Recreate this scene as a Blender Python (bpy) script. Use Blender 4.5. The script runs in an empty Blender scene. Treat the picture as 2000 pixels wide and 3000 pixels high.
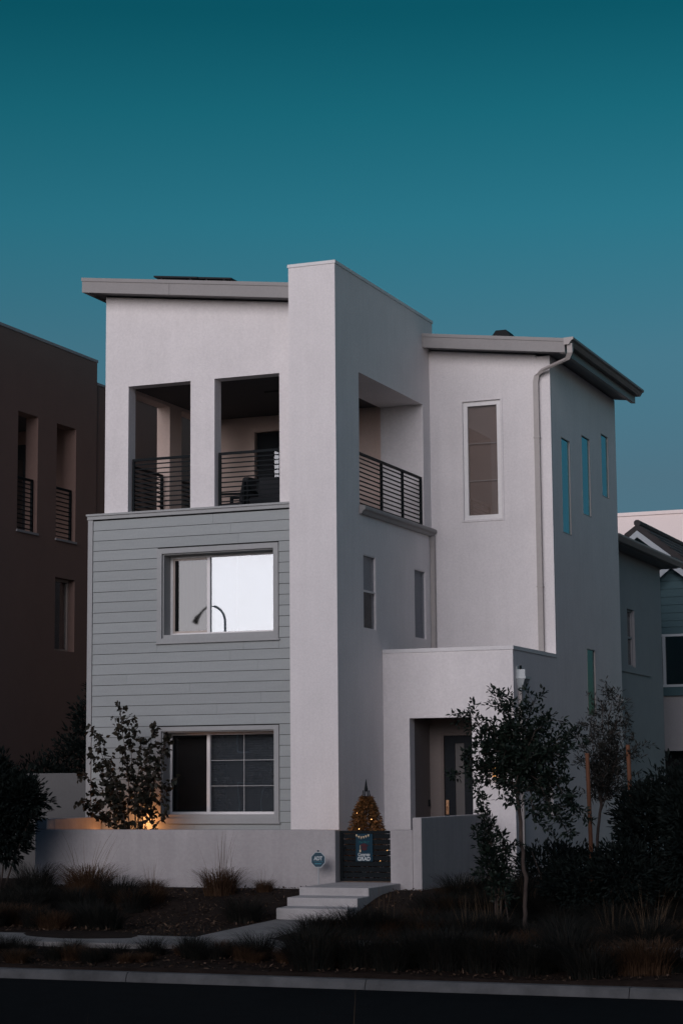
import bpy, math, random
import numpy as np
from mathutils import Vector, Matrix

R = math.radians
sc = bpy.context.scene
COL = sc.collection

# ------------------------------------------------------------------ camera, sky, sun, exposure
cam_d = bpy.data.cameras.new('camera')
cam = bpy.data.objects.new('camera', cam_d); COL.objects.link(cam)
rt = Vector((0.92753635, 0.37364760, -0.00798686))
dn = Vector((-0.05743830, 0.12140212, -0.99094014))
fw = Vector((-0.36929278, 0.91959177, 0.13406657))
m = Matrix.Identity(4)
for i in range(3):
    m[i][0] = rt[i]; m[i][1] = -dn[i]; m[i][2] = -fw[i]
m[0][3], m[1][3], m[2][3] = 12.48969, -30.87533, 1.63
cam.matrix_world = m
cam_d.sensor_fit = 'VERTICAL'; cam_d.sensor_height = 36; cam_d.lens = 70.352
cam_d.clip_end = 2000
sc.camera = cam

SUN_AZ = (-0.055, -0.998)          # where the dusk glow stands, over the far side of the street
SUN_EL = 5.0
world = bpy.data.worlds.new('World'); sc.world = world
world.use_nodes = True
wn = world.node_tree; wn.nodes.clear()
wo = wn.nodes.new('ShaderNodeOutputWorld'); bg = wn.nodes.new('ShaderNodeBackground')
sky = wn.nodes.new('ShaderNodeTexSky'); sky.sky_type = 'NISHITA'
sky.sun_disc = False
sky.sun_elevation = R(SUN_EL)
sky.sun_rotation = math.atan2(SUN_AZ[0], SUN_AZ[1])
sky.altitude = 0; sky.air_density = 1.0; sky.dust_density = 0.6; sky.ozone_density = 4.0
# dusk colour of the air: teal away from the glow, neutral towards it
geo = wn.nodes.new('ShaderNodeTexCoord')
sep = wn.nodes.new('ShaderNodeSeparateXYZ'); wn.links.new(geo.outputs['Generated'], sep.inputs[0])
ramp = wn.nodes.new('ShaderNodeValToRGB'); wn.links.new(sep.outputs[2], ramp.inputs[0])
els = [(0.0, (.42, .46, .50)), (.087, (.42, .46, .49)), (.148, (.62, .52, .45)), (.208, (.64, .69, .53)), (.275, (.32, .79, .56)),
       (.325, (.15, .70, .47)), (.37, (.06, .54, .36)), (.57, (.07, .46, .34)), (1.0, (.10, .48, .38))]
while len(ramp.color_ramp.elements) < len(els): ramp.color_ramp.elements.new(.5)
for e, (p_, c_) in zip(ramp.color_ramp.elements, els):
    e.position = p_; e.color = (*c_, 1)
dot = wn.nodes.new('ShaderNodeVectorMath'); dot.operation = 'DOT_PRODUCT'
wn.links.new(geo.outputs['Generated'], dot.inputs[0]); dot.inputs[1].default_value = (SUN_AZ[0], SUN_AZ[1], 0)
mr_ = wn.nodes.new('ShaderNodeMapRange'); mr_.interpolation_type = 'SMOOTHSTEP'
mr_.inputs[1].default_value = -.2; mr_.inputs[2].default_value = .75
wn.links.new(dot.outputs['Value'], mr_.inputs[0])
mxg = wn.nodes.new('ShaderNodeMix'); mxg.data_type = 'RGBA'
wn.links.new(mr_.outputs[0], mxg.inputs[0]); wn.links.new(ramp.outputs[0], mxg.inputs[6]); mxg.inputs[7].default_value = (.29, .31, .41, 1)
tint = wn.nodes.new('ShaderNodeMix'); tint.data_type = 'RGBA'; tint.blend_type = 'MULTIPLY'
tint.inputs[0].default_value = 1.0
# extra sky brightness added towards the right, out of view, for the side walls
dotx = wn.nodes.new('ShaderNodeVectorMath'); dotx.operation = 'DOT_PRODUCT'
wn.links.new(geo.outputs['Generated'], dotx.inputs[0]); dotx.inputs[1].default_value = (1, 0, 0)
mrx = wn.nodes.new('ShaderNodeMapRange'); mrx.interpolation_type = 'SMOOTHSTEP'
mrx.inputs[1].default_value = .15; mrx.inputs[2].default_value = .9; mrx.inputs[3].default_value = 0.0; mrx.inputs[4].default_value = 1.0
wn.links.new(dotx.outputs['Value'], mrx.inputs[0])
sclr = wn.nodes.new('ShaderNodeMix'); sclr.data_type = 'RGBA'; sclr.inputs[6].default_value = (1, 1, 1, 1); sclr.inputs[7].default_value = (3.0, 2.15, 1.85, 1)
scl = wn.nodes.new('ShaderNodeVectorMath'); scl.operation = 'MULTIPLY'
wn.links.new(sky.outputs[0], tint.inputs[6]); wn.links.new(mxg.outputs[2], tint.inputs[7])
wn.links.new(tint.outputs[2], scl.inputs[0]); wn.links.new(mrx.outputs[0], sclr.inputs[0]); wn.links.new(sclr.outputs[2], scl.inputs[1]); wn.links.new(scl.outputs[0], bg.inputs[0])
bg.inputs[1].default_value = 0.075
wn.links.new(bg.outputs[0], wo.inputs[0])

sun_d = bpy.data.lights.new('sun', 'SUN')
sun_d.energy = 1.50; sun_d.angle = R(55); sun_d.color = (1.0, 0.93, 0.96)
sun = bpy.data.objects.new('sun', sun_d); COL.objects.link(sun)
el = R(SUN_EL + 4)
sun.rotation_euler = Vector((SUN_AZ[0] * math.cos(el), SUN_AZ[1] * math.cos(el), math.sin(el))).to_track_quat('Z', 'Y').to_euler()

sc.view_settings.view_transform = 'Standard'
sc.view_settings.look = 'None'
sc.view_settings.exposure = 1.0
sc.view_settings.gamma = 1.0

# ------------------------------------------------------------------ helpers
def tag(o, label=None, cat=None, group=None, kind=None):
    if label: o['label'] = label
    if cat: o['category'] = cat
    if group: o['group'] = group
    if kind: o['kind'] = kind
    return o

def empty(name, loc=(0, 0, 0), parent=None):
    o = bpy.data.objects.new(name, None); COL.objects.link(o)
    o.location = loc; o.empty_display_size = 0.2
    if parent: o.parent = parent
    return o

class MB:
    """collects faces; build() links ONE mesh object"""
    def __init__(s): s.v = []; s.f = []
    def quad(s, a, b, c, d):
        n = len(s.v); s.v += [tuple(a), tuple(b), tuple(c), tuple(d)]; s.f.append((n, n+1, n+2, n+3)); return s
    def poly(s, pts):
        n = len(s.v); s.v += [tuple(p) for p in pts]; s.f.append(tuple(range(n, n+len(pts)))); return s
    def hexa(s, p):           # 8 points: bottom 4 ccw, top 4 ccw
        n = len(s.v); s.v += [tuple(q) for q in p]
        for f in ((3,2,1,0),(4,5,6,7),(0,1,5,4),(1,2,6,5),(2,3,7,6),(3,0,4,7)): s.f.append(tuple(n+i for i in f))
        return s
    def box(s, x0, x1, y0, y1, z0, z1):
        return s.hexa([(x0,y0,z0),(x1,y0,z0),(x1,y1,z0),(x0,y1,z0),(x0,y0,z1),(x1,y0,z1),(x1,y1,z1),(x0,y1,z1)])
    def prism(s, prof, axis, a0, a1):
        """extrude a 2D profile along axis (0: profile is (y,z); 1: profile is (x,z); 2: (x,y))"""
        def P(q, a): return (a,q[0],q[1]) if axis == 0 else (q[0],a,q[1]) if axis == 1 else (q[0],q[1],a)
        n = len(prof); k = len(s.v)
        s.v += [P(q, a0) for q in prof] + [P(q, a1) for q in prof]
        s.f.append(tuple(k+i for i in range(n))); s.f.append(tuple(k+n+i for i in reversed(range(n))))
        for i in range(n):
            j = (i+1) % n; s.f.append((k+i, k+j, k+n+j, k+n+i))
        return s
    def tube(s, pts, rad, n=8, cap=True):
        pts = [Vector(p) for p in pts]
        if not hasattr(rad, '__len__'): rad = [rad]*len(pts)
        k = len(s.v); up = None
        for i, p in enumerate(pts):
            d = (pts[min(i+1, len(pts)-1)] - pts[max(i-1, 0)])
            if d.length < 1e-9: d = Vector((0,0,1))
            d.normalize()
            if up is None:
                up = Vector((0,0,1)) if abs(d.z) < .9 else Vector((1,0,0))
            a = d.cross(up)
            if a.length < 1e-6: a = d.orthogonal()
            a.normalize(); b = d.cross(a); up = a.cross(d) if False else -b if False else up
            for j in range(n):
                t = 2*math.pi*j/n + math.pi/n
                s.v.append(tuple(p + (a*math.cos(t) + b*math.sin(t))*rad[i]))
        for i in range(len(pts)-1):
            for j in range(n):
                s.f.append((k+i*n+j, k+i*n+(j+1)%n, k+(i+1)*n+(j+1)%n, k+(i+1)*n+j))
        if cap:
            s.f.append(tuple(k+j for j in reversed(range(n)))); s.f.append(tuple(k+(len(pts)-1)*n+j for j in range(n)))
        return s
    def sweep(s, pts, hw, hd, side):
        """rectangular section swept along pts; side = sideways unit vector (width 2*hw), depth 2*hd across"""
        pts = [Vector(p) for p in pts]; side = Vector(side).normalized(); k = len(s.v)
        for i, p in enumerate(pts):
            d0 = (pts[i]-pts[i-1]).normalized() if i else (pts[1]-pts[0]).normalized()
            d1 = (pts[i+1]-pts[i]).normalized() if i < len(pts)-1 else d0
            d = (d0+d1).normalized(); nrm = d.cross(side).normalized()
            sc_ = 1/max(.5, d.dot(d1))
            for a, b in ((-1,-1),(1,-1),(1,1),(-1,1)):
                s.v.append(tuple(p + side*hw*a + nrm*hd*b*sc_))
        for i in range(len(pts)-1):
            for j in range(4):
                s.f.append((k+i*4+j, k+i*4+(j+1)%4, k+i*4+4+(j+1)%4, k+i*4+4+j))
        s.f.append((k+3,k+2,k+1,k)); e = k+(len(pts)-1)*4; s.f.append((e,e+1,e+2,e+3))
        return s
    def build(s, name, mat, parent=None, smooth=False, bevel=0):
        me = bpy.data.meshes.new(name); me.from_pydata(s.v, [], s.f); me.update()
        me.materials.append(mat)
        o = bpy.data.objects.new(name, me); COL.objects.link(o)
        if parent:
            o.parent = parent
            if parent.parent: o.matrix_parent_inverse = Matrix.Translation(-Vector(parent.parent.location)-Vector(parent.location)) if False else Matrix.Identity(4)
        import bmesh
        bm = bmesh.new(); bm.from_mesh(me); bmesh.ops.recalc_face_normals(bm, faces=bm.faces); bm.to_mesh(me); bm.free()
        if smooth:
            me.polygons.foreach_set('use_smooth', [True]*len(me.polygons))
        if bevel:
            b = o.modifiers.new('edge', 'BEVEL'); b.width = bevel; b.segments = 2; b.limit_method = 'ANGLE'; b.angle_limit = R(50)
        return o

def wall(axis, p, thick, u0, u1, z0, z1, holes=(), top=None):
    """wall with rectangular holes. axis 1: lies in plane y=p, u is x, body goes to y=p+thick. axis 0: plane x=p, u is y."""
    mb = MB()
    us = sorted({u0, u1, *[h[0] for h in holes], *[h[1] for h in holes]}); us = [u for u in us if u0 <= u <= u1]
    zs = sorted({z0, z1, *[h[2] for h in holes], *[h[3] for h in holes]}); zs = [z for z in zs if z0 <= z <= z1]
    def inh(u, z): return any(h[0] < u < h[1] and h[2] < z < h[3] for h in holes)
    def P(u, z, d):
        if top and z == z1: z = top(u)
        return (u, p+d, z) if axis == 1 else (p+d, u, z)
    solid = {}
    for i in range(len(us)-1):
        for j in range(len(zs)-1):
            solid[i, j] = not inh((us[i]+us[i+1])/2, (zs[j]+zs[j+1])/2)
    for (i, j), ok in solid.items():
        if not ok: continue
        a, b, c, d = us[i], us[i+1], zs[j], zs[j+1]
        for t in (0, thick): mb.quad(P(a,c,t), P(b,c,t), P(b,d,t), P(a,d,t))
        if not solid.get((i-1,j)): mb.quad(P(a,c,0), P(a,d,0), P(a,d,thick), P(a,c,thick))
        if not solid.get((i+1,j)): mb.quad(P(b,c,0), P(b,d,0), P(b,d,thick), P(b,c,thick))
        if not solid.get((i,j-1)): mb.quad(P(a,c,0), P(b,c,0), P(b,c,thick), P(a,c,thick))
        if not solid.get((i,j+1)): mb.quad(P(a,d,0), P(b,d,0), P(b,d,thick), P(a,d,thick))
    # weld so that normals come out right
    key = {}; nv = []; mp = []
    for q in mb.v:
        k = tuple(round(c, 5) for c in q)
        if k not in key: key[k] = len(nv); nv.append(q)
        mp.append(key[k])
    mb.v = nv; mb.f = [tuple(mp[i] for i in f) for f in mb.f]
    return mb

# ------------------------------------------------------------------ materials
def nodes_of(name):
    mt = bpy.data.materials.new(name); mt.use_nodes = True
    return mt, mt.node_tree, mt.node_tree.nodes['Principled BSDF']

def mat(name, col, rough=.6, var=.06, scale=3.0, bump=0, bscale=60, metal=0, spec=.5, stretch=None, detail=5, grain=26, gvar=.03, island=0, streak=0):
    mt, nt, b = nodes_of(name); L = nt.links
    b.inputs['Roughness'].default_value = rough; b.inputs['Metallic'].default_value = metal
    b.inputs['Specular IOR Level'].default_value = spec
    tc = nt.nodes.new('ShaderNodeTexCoord'); src = tc.outputs['Object']
    if stretch:
        mp = nt.nodes.new('ShaderNodeMapping'); mp.inputs['Scale'].default_value = stretch
        L.new(src, mp.inputs[0]); src = mp.outputs[0]
    nz = nt.nodes.new('ShaderNodeTexNoise'); nz.inputs['Scale'].default_value = scale; nz.inputs['Detail'].default_value = detail
    nz.inputs['Roughness'].default_value = .65
    L.new(src, nz.inputs['Vector'])
    mr = nt.nodes.new('ShaderNodeMapRange'); mr.inputs[1].default_value = .25; mr.inputs[2].default_value = .75
    mr.inputs[3].default_value = 1-var; mr.inputs[4].default_value = 1+var
    L.new(nz.outputs[0], mr.inputs[0])
    g2 = nt.nodes.new('ShaderNodeTexNoise'); g2.inputs['Scale'].default_value = grain; g2.inputs['Detail'].default_value = 2
    L.new(tc.outputs['Object'], g2.inputs['Vector'])
    m2 = nt.nodes.new('ShaderNodeMapRange'); m2.inputs[1].default_value = .3; m2.inputs[2].default_value = .7; m2.inputs[3].default_value = 1-gvar; m2.inputs[4].default_value = 1+gvar
    L.new(g2.outputs[0], m2.inputs[0])
    mm = nt.nodes.new('ShaderNodeMath'); mm.operation = 'MULTIPLY'; L.new(mr.outputs[0], mm.inputs[0]); L.new(m2.outputs[0], mm.inputs[1])
    val = mm.outputs[0]
    if streak:
        ms = nt.nodes.new('ShaderNodeMapping'); ms.inputs['Scale'].default_value = (5, 5, .35); L.new(tc.outputs['Object'], ms.inputs[0])
        n3 = nt.nodes.new('ShaderNodeTexNoise'); n3.inputs['Scale'].default_value = 1.5; n3.inputs['Detail'].default_value = 6; L.new(ms.outputs[0], n3.inputs['Vector'])
        m5 = nt.nodes.new('ShaderNodeMapRange'); m5.inputs[1].default_value = .3; m5.inputs[2].default_value = .75; m5.inputs[3].default_value = 1-streak; m5.inputs[4].default_value = 1+streak*.5
        L.new(n3.outputs[0], m5.inputs[0]); m6 = nt.nodes.new('ShaderNodeMath'); m6.operation = 'MULTIPLY'; L.new(val, m6.inputs[0]); L.new(m5.outputs[0], m6.inputs[1]); val = m6.outputs[0]
    if island:
        gi = nt.nodes.new('ShaderNodeNewGeometry'); m3 = nt.nodes.new('ShaderNodeMapRange'); m3.inputs[3].default_value = 1-island; m3.inputs[4].default_value = 1+island
        L.new(gi.outputs['Random Per Island'], m3.inputs[0]); m4 = nt.nodes.new('ShaderNodeMath'); m4.operation = 'MULTIPLY'
        L.new(val, m4.inputs[0]); L.new(m3.outputs[0], m4.inputs[1]); val = m4.outputs[0]
    mx = nt.nodes.new('ShaderNodeMix'); mx.data_type = 'RGBA'; mx.blend_type = 'MULTIPLY'; mx.inputs[0].default_value = 1
    mx.inputs[6].default_value = (*col, 1)
    L.new(val, mx.inputs[7]); L.new(mx.outputs[2], b.inputs['Base Color'])
    if bump:
        n2 = nt.nodes.new('ShaderNodeTexNoise'); n2.inputs['Scale'].default_value = bscale; n2.inputs['Detail'].default_value = 4
        L.new(src, n2.inputs['Vector'])
        bp = nt.nodes.new('ShaderNodeBump'); bp.inputs['Strength'].default_value = bump; bp.inputs['Distance'].default_value = .01
        L.new(n2.outputs[0], bp.inputs['Height']); L.new(bp.outputs[0], b.inputs['Normal'])
    return mt

def leaf_mat(name, c0, c1, rough=.5, trans=.25, spec=.25):
    mt, nt, b = nodes_of(name); L = nt.links
    at = nt.nodes.new('ShaderNodeAttribute'); at.attribute_name = 'leaf_tone'
    rp = nt.nodes.new('ShaderNodeMix'); rp.data_type = 'RGBA'
    rp.inputs[6].default_value = (*c0, 1); rp.inputs[7].default_value = (*c1, 1)
    L.new(at.outputs['Fac'], rp.inputs[0]); L.new(rp.outputs[2], b.inputs['Base Color'])
    b.inputs['Roughness'].default_value = rough; b.inputs['Specular IOR Level'].default_value = spec
    if trans:
        tr = nt.nodes.new('ShaderNodeBsdfTranslucent'); L.new(rp.outputs[2], tr.inputs[0])
        mx = nt.nodes.new('ShaderNodeMixShader'); mx.inputs[0].default_value = trans
        L.new(b.outputs[0], mx.inputs[1]); L.new(tr.outputs[0], mx.inputs[2])
        L.new(mx.outputs[0], nt.nodes['Material Output'].inputs[0])
    return mt

def emit(name, col, st):
    mt = bpy.data.materials.new(name); mt.use_nodes = True; nt = mt.node_tree; nt.nodes.clear()
    o = nt.nodes.new('ShaderNodeOutputMaterial'); e = nt.nodes.new('ShaderNodeEmission')
    e.inputs[0].default_value = (*col, 1); e.inputs[1].default_value = st; nt.links.new(e.outputs[0], o.inputs[0]); return mt

def glass(name, refl, tintc, rough=0.0, wob=0.0, gc=(.95, .98, 1)):
    """coated window glass: part mirror, part see-through"""
    mt = bpy.data.materials.new(name); mt.use_nodes = True; nt = mt.node_tree; nt.nodes.clear(); L = nt.links
    o = nt.nodes.new('ShaderNodeOutputMaterial'); t = nt.nodes.new('ShaderNodeBsdfTransparent'); g = nt.nodes.new('ShaderNodeBsdfGlossy')
    t.inputs[0].default_value = (*tintc, 1); g.inputs['Color'].default_value = (*gc, 1); g.inputs['Roughness'].default_value = rough
    if wob:
        tc = nt.nodes.new('ShaderNodeTexCoord'); nz = nt.nodes.new('ShaderNodeTexNoise'); nz.inputs['Scale'].default_value = 1.3; nz.inputs['Detail'].default_value = 1
        L.new(tc.outputs['Object'], nz.inputs['Vector']); bp = nt.nodes.new('ShaderNodeBump'); bp.inputs['Strength'].default_value = wob; bp.inputs['Distance'].default_value = .02
        L.new(nz.outputs[0], bp.inputs['Height']); L.new(bp.outputs[0], g.inputs['Normal'])
    mx = nt.nodes.new('ShaderNodeMixShader'); mx.inputs[0].default_value = refl
    L.new(t.outputs[0], mx.inputs[1]); L.new(g.outputs[0], mx.inputs[2]); L.new(mx.outputs[0], o.inputs[0]); return mt

M = {}
M['stucco'] = mat('white_stucco', (.695, .668, .665), .85, .05, 1.4, .45, 45, gvar=.045, streak=.032)
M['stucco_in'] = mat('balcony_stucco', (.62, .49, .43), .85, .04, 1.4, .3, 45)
M['garden'] = mat('garden_wall_stucco', (.40, .38, .38), .9, .08, 1.6, .4, 45, gvar=.045, streak=.09)
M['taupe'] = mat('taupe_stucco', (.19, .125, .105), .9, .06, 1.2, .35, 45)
M['fence'] = mat('shaded_fence_stucco', (.115, .115, .115), .9, .06, 1.2, .35, 45)  # dimness of the gap between the houses is put into this darker colour
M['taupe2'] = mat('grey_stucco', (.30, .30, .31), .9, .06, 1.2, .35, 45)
M['siding'] = mat('grey_lap_siding', (.30, .325, .325), .7, .05, 2.0, .15, 30, stretch=(1, 1, 6), island=.035)
M['trim'] = mat('grey_trim', (.315, .325, .325), .65, .04, 3)
M['fascia'] = mat('grey_fascia', (.26, .25, .245), .65, .05, 3)
M['gutter'] = mat('metal_gutter', (.17, .16, .155), .5, .05, 4)
M['pipe'] = mat('painted_downpipe', (.36, .335, .32), .55, .04, 4)
M['cap'] = mat('metal_coping', (.62, .61, .61), .5, .04, 4)
M['soffit'] = mat('soffit_paint', (.20, .20, .21), .8, .04, 3)
M['dark_in'] = mat('interior_dark', (.03, .03, .032), .9, .05, 3)
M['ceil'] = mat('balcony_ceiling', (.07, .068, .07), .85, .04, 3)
M['black'] = mat('black_metal', (.005, .008, .010), .6, .15, 8, spec=.12)
M['gap_shade'] = mat('siding_gap_shade', (.045, .045, .045), .95, .1, 4, spec=.1)  # shadow of the lap gaps, put into the backing colour
M['frame'] = mat('white_vinyl', (.72, .71, .70), .45, .03, 5)
M['tanframe'] = mat('tan_vinyl', (.42, .36, .32), .45, .03, 5)
M['door'] = mat('dark_door_paint', (.010, .013, .017), .55, .1, 5, spec=.12)
M['entry'] = mat('entry_shade_taupe', (.17, .145, .135), .9, .05, 2, .3, 45)  # recess walls darkened in colour to stand for the shade inside the entry
M['door_lite'] = mat('frosted_door_lite', (.07, .066, .066), .5, .05, 3)
M['door_trim'] = mat('door_surround', (.13, .105, .095), .7, .05, 5)
M['shade'] = mat('white_roller_shade', (.34, .35, .36), .9, .02, 4)
M['curtain'] = mat('sheer_curtain', (.55, .53, .49), .95, .06, 3)
M['beige_shade'] = mat('beige_roller_shade', (.50, .425, .39), .95, .05, 3)
M['blind'] = mat('grey_slat_blind', (.72, .69, .69), .7, .04, 4)
M['roof'] = mat('roof_membrane', (.20, .19, .18), .9, .1, 2)
M['walk'] = mat('dark_walk_concrete', (.22, .215, .21), .9, .2, 2.5, .3, 40, spec=.2)  # darker and more mottled than the step concrete
M['concrete'] = mat('concrete', (.42, .405, .40), .9, .12, 3.5, .3, 40)
M['kerb'] = mat('kerb_concrete', (.090, .092, .094), .9, .45, 2.2, .4, 30)
M['asphalt'] = mat('asphalt', (.007, .0085, .010), .95, .25, 3, .4, 120, spec=.06, gvar=.2, grain=40)
M['soil'] = mat('mulch_soil', (.022, .015, .012), .95, .5, 6, .8, 30, spec=.1)
M['bark'] = mat('bark', (.050, .036, .030), .9, .25, 12, .5, 40)
M['stake'] = mat('wooden_stake', (.15, .060, .028), .8, .2, 9, .3, 40, stretch=(6, 6, 1))
M['solar'] = mat('solar_panel_black', (.005, .007, .010), .4, .1, 4, spec=.12)
M['vent'] = mat('black_vent_metal', (.006, .008, .010), .6, .1, 4, spec=.15)
M['brass'] = mat('brass', (.62, .36, .20), .35, .05, 6, metal=.6)
M['whiteplastic'] = mat('white_plastic', (.42, .46, .47), .4, .04, 6)
M['teal'] = mat('teal_siding', (.050, .105, .120), .75, .06, 2, stretch=(1, 1, 6))
M['white_trim'] = mat('white_board', (.46, .50, .52), .6, .03, 4)
M['tile'] = mat('dark_roof_tile', (.040, .036, .036), .85, .25, 5, .3, 30)
M['pale'] = mat('pale_stucco', (.78, .68, .65), .85, .04, 1, .2, 30)
M['glass_w'] = glass('bright_window_glass', .125, (.72, .76, .78))
M['glass_scr'] = glass('screened_window_glass', .058, (.40, .40, .40), .02)
M['glass_d'] = glass('dark_window_glass', .22, (.62, .65, .67), 0, .05)
M['glass_b'] = glass('balcony_door_glass', .07, (.5, .52, .55))
M['glass_l'] = glass('landing_window_glass', .10, (.80, .78, .77), 0, .05)
M['glass_s'] = glass('side_window_glass', .035, (.7, .72, .74))
M['glass_u'] = glass('dull_side_glass', .26, (.12, .18, .2), gc=(.6, .85, .9))
M['glass_t'] = glass('blue_window_glass', .50, (.12, .20, .24), gc=(.46, .88, .96))
M['fabric'] = mat('charcoal_cushion', (.020, .022, .026), .95, .1, 6)
M['sign_blue'] = mat('sign_blue', (.002, .040, .068), .4, .05, 5)
M['sign_white'] = mat('sign_white', (.42, .47, .49), .5, .03, 5)
M['sign_pale'] = mat('sign_faint_blue', (.035, .20, .27), .5, .03, 5)
M['banner'] = mat('banner_blue', (.002, .030, .052), .9, .12, 5)
M['banner_white'] = mat('banner_white', (.55, .60, .60), .9, .03, 5)
M['banner_teal'] = mat('banner_teal', (.02, .14, .16), .9, .03, 5)
M['banner_cream'] = mat('banner_cream', (.60, .47, .30), .9, .03, 5)
M['banner_red'] = mat('banner_maroon', (.055, .012, .018), .9, .05, 5)
M['bulb'] = emit('warm_bulb', (1.0, .50, .17), 4.0)
M['lamp_glow'] = emit('warm_lamp', (1.0, .45, .15), .55)
M['leaf_redbud'] = leaf_mat('redbud_leaf', (.012, .015, .010), (.038, .032, .022), .6)
M['leaf_holly'] = leaf_mat('glossy_dark_leaf', (.006, .012, .010), (.018, .028, .020), .5, .08, .15)
M['leaf_olive'] = leaf_mat('slender_leaf', (.014, .017, .015), (.042, .040, .034))
M['leaf_dark'] = leaf_mat('shade_leaf', (.004, .008, .008), (.012, .017, .015), .7, .08, .1)
M['leaf_cone'] = leaf_mat('russet_leaf', (.045, .032, .016), (.23, .120, .050))
M['grass_dry'] = leaf_mat('dry_grass', (.045, .024, .013), (.120, .066, .036), .8)
M['litter'] = leaf_mat('dry_litter', (.035, .022, .015), (.20, .13, .09), .9)
M['grass_green'] = leaf_mat('dark_grass', (.008, .012, .011), (.028, .024, .019), .8)
M['stalk'] = leaf_mat('seed_stalk', (.085, .055, .034), (.17, .115, .07), .9)

rng = np.random.default_rng(7)
rnd = random.Random(5)

# ------------------------------------------------------------------ leaf meshes
def leaf_object(name, P, D, Nn, Ln, Wd, material, parent=None, tone=None, fold=.12, shape='leaf'):
    """one mesh of many leaves: P base points, D directions, Nn normals, length and width arrays"""
    n = len(P); D = D/np.linalg.norm(D, axis=1, keepdims=True)
    S = np.cross(D, Nn); S /= np.linalg.norm(S, axis=1, keepdims=True)+1e-9
    U = np.cross(S, D)
    Ln = np.asarray(Ln).reshape(-1, 1); Wd = np.asarray(Wd).reshape(-1, 1)
    if shape == 'leaf':
        prof = [(0, 0, 0), (.30, .42, fold), (.62, .36, fold), (1, 0, -.08), (.62, -.36, fold), (.30, -.42, fold)]
    elif shape == 'heart':
        prof = [(0, 0, 0), (-.08, .34, .05), (.25, .52, fold), (.62, .36, fold), (1, 0, -.15), (.62, -.36, fold), (.25, -.52, fold), (-.08, -.34, .05)]
    else:
        prof = [(0, 0, 0), (.45, .5, fold), (1, 0, -.05), (.45, -.5, fold)]
    k = len(prof)
    V = np.stack([P + D*Ln*a + S*Wd*b + U*Wd*c for a, b, c in prof], axis=1).reshape(-1, 3)
    me = bpy.data.meshes.new(name)
    # two half blades that share the midrib
    h = k//2
    f1 = list(range(0, h+1)); f2 = [0] + list(range(h, k))
    faces = np.concatenate([np.array(f1), np.array(f2)])
    sizes = np.array([len(f1), len(f2)])
    loops = (faces[None, :] + (np.arange(n)*k)[:, None]).ravel()
    tot = np.tile(sizes, n); start = np.concatenate([[0], np.cumsum(tot)[:-1]])
    me.vertices.add(len(V)); me.vertices.foreach_set('co', V.astype(np.float32).ravel())
    me.loops.add(len(loops)); me.loops.foreach_set('vertex_index', loops.astype(np.int32))
    me.polygons.add(len(tot)); me.polygons.foreach_set('loop_start', start.astype(np.int32)); me.polygons.foreach_set('loop_total', tot.astype(np.int32))
    me.update(calc_edges=True)
    at = me.attributes.new('leaf_tone', 'FLOAT', 'POINT')
    if tone is None: tone = rng.random(n)
    at.data.foreach_set('value', np.repeat(tone, k).astype(np.float32))
    me.materials.append(material)
    o = bpy.data.objects.new(name, me); COL.objects.link(o)
    if parent: o.parent = parent
    return o

def blades_mesh(name, n, h, spread, base_r, w, material, droop=.5, seed=0, hvar=.3):
    g = np.random.default_rng(seed); seg = 4
    az = g.uniform(0, 2*np.pi, n); r0 = base_r*np.sqrt(g.random(n)); hh = h*(1-hvar+hvar*g.random(n)*1.3)
    out = spread*g.random(n)**.8
    a2 = az + g.normal(0, .5, n)
    base = np.stack([r0*np.cos(az), r0*np.sin(az), np.zeros(n)], 1)
    dirh = np.stack([np.cos(a2), np.sin(a2), np.zeros(n)], 1)
    side = np.stack([-np.sin(a2+g.normal(0, .8, n)), np.cos(a2), np.zeros(n)], 1)
    V = []; 
    for i in range(seg+1):
        t = i/seg
        c = base + dirh*(out*t**1.7)[:, None] + np.array([0, 0, 1])*(hh*(t - droop*.35*t**3))[:, None]
        ww = w*(1-t)**.7 + .0006
        V += [c - side*ww/2, c + side*ww/2]
    V = np.stack(V, 1)
    k = V.shape[1]; faces = []
    for i in range(seg): faces.append([2*i, 2*i+1, 2*i+3, 2*i+2])
    faces = np.array(faces)
    loops = (faces.ravel()[None, :] + (np.arange(n)*k)[:, None]).ravel()
    me = bpy.data.meshes.new(name)
    V = V.reshape(-1, 3)
    me.vertices.add(len(V)); me.vertices.foreach_set('co', V.astype(np.float32).ravel())
    me.loops.add(len(loops)); me.loops.foreach_set('vertex_index', loops.astype(np.int32))
    nf = n*seg
    me.polygons.add(nf); me.polygons.foreach_set('loop_start', (np.arange(nf)*4).astype(np.int32)); me.polygons.foreach_set('loop_total', np.full(nf, 4, np.int32))
    me.update(calc_edges=True)
    at = me.attributes.new('leaf_tone', 'FLOAT', 'POINT'); at.data.foreach_set('value', np.repeat(g.random(n), k).astype(np.float32))
    me.materials.append(material)
    return me

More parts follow.
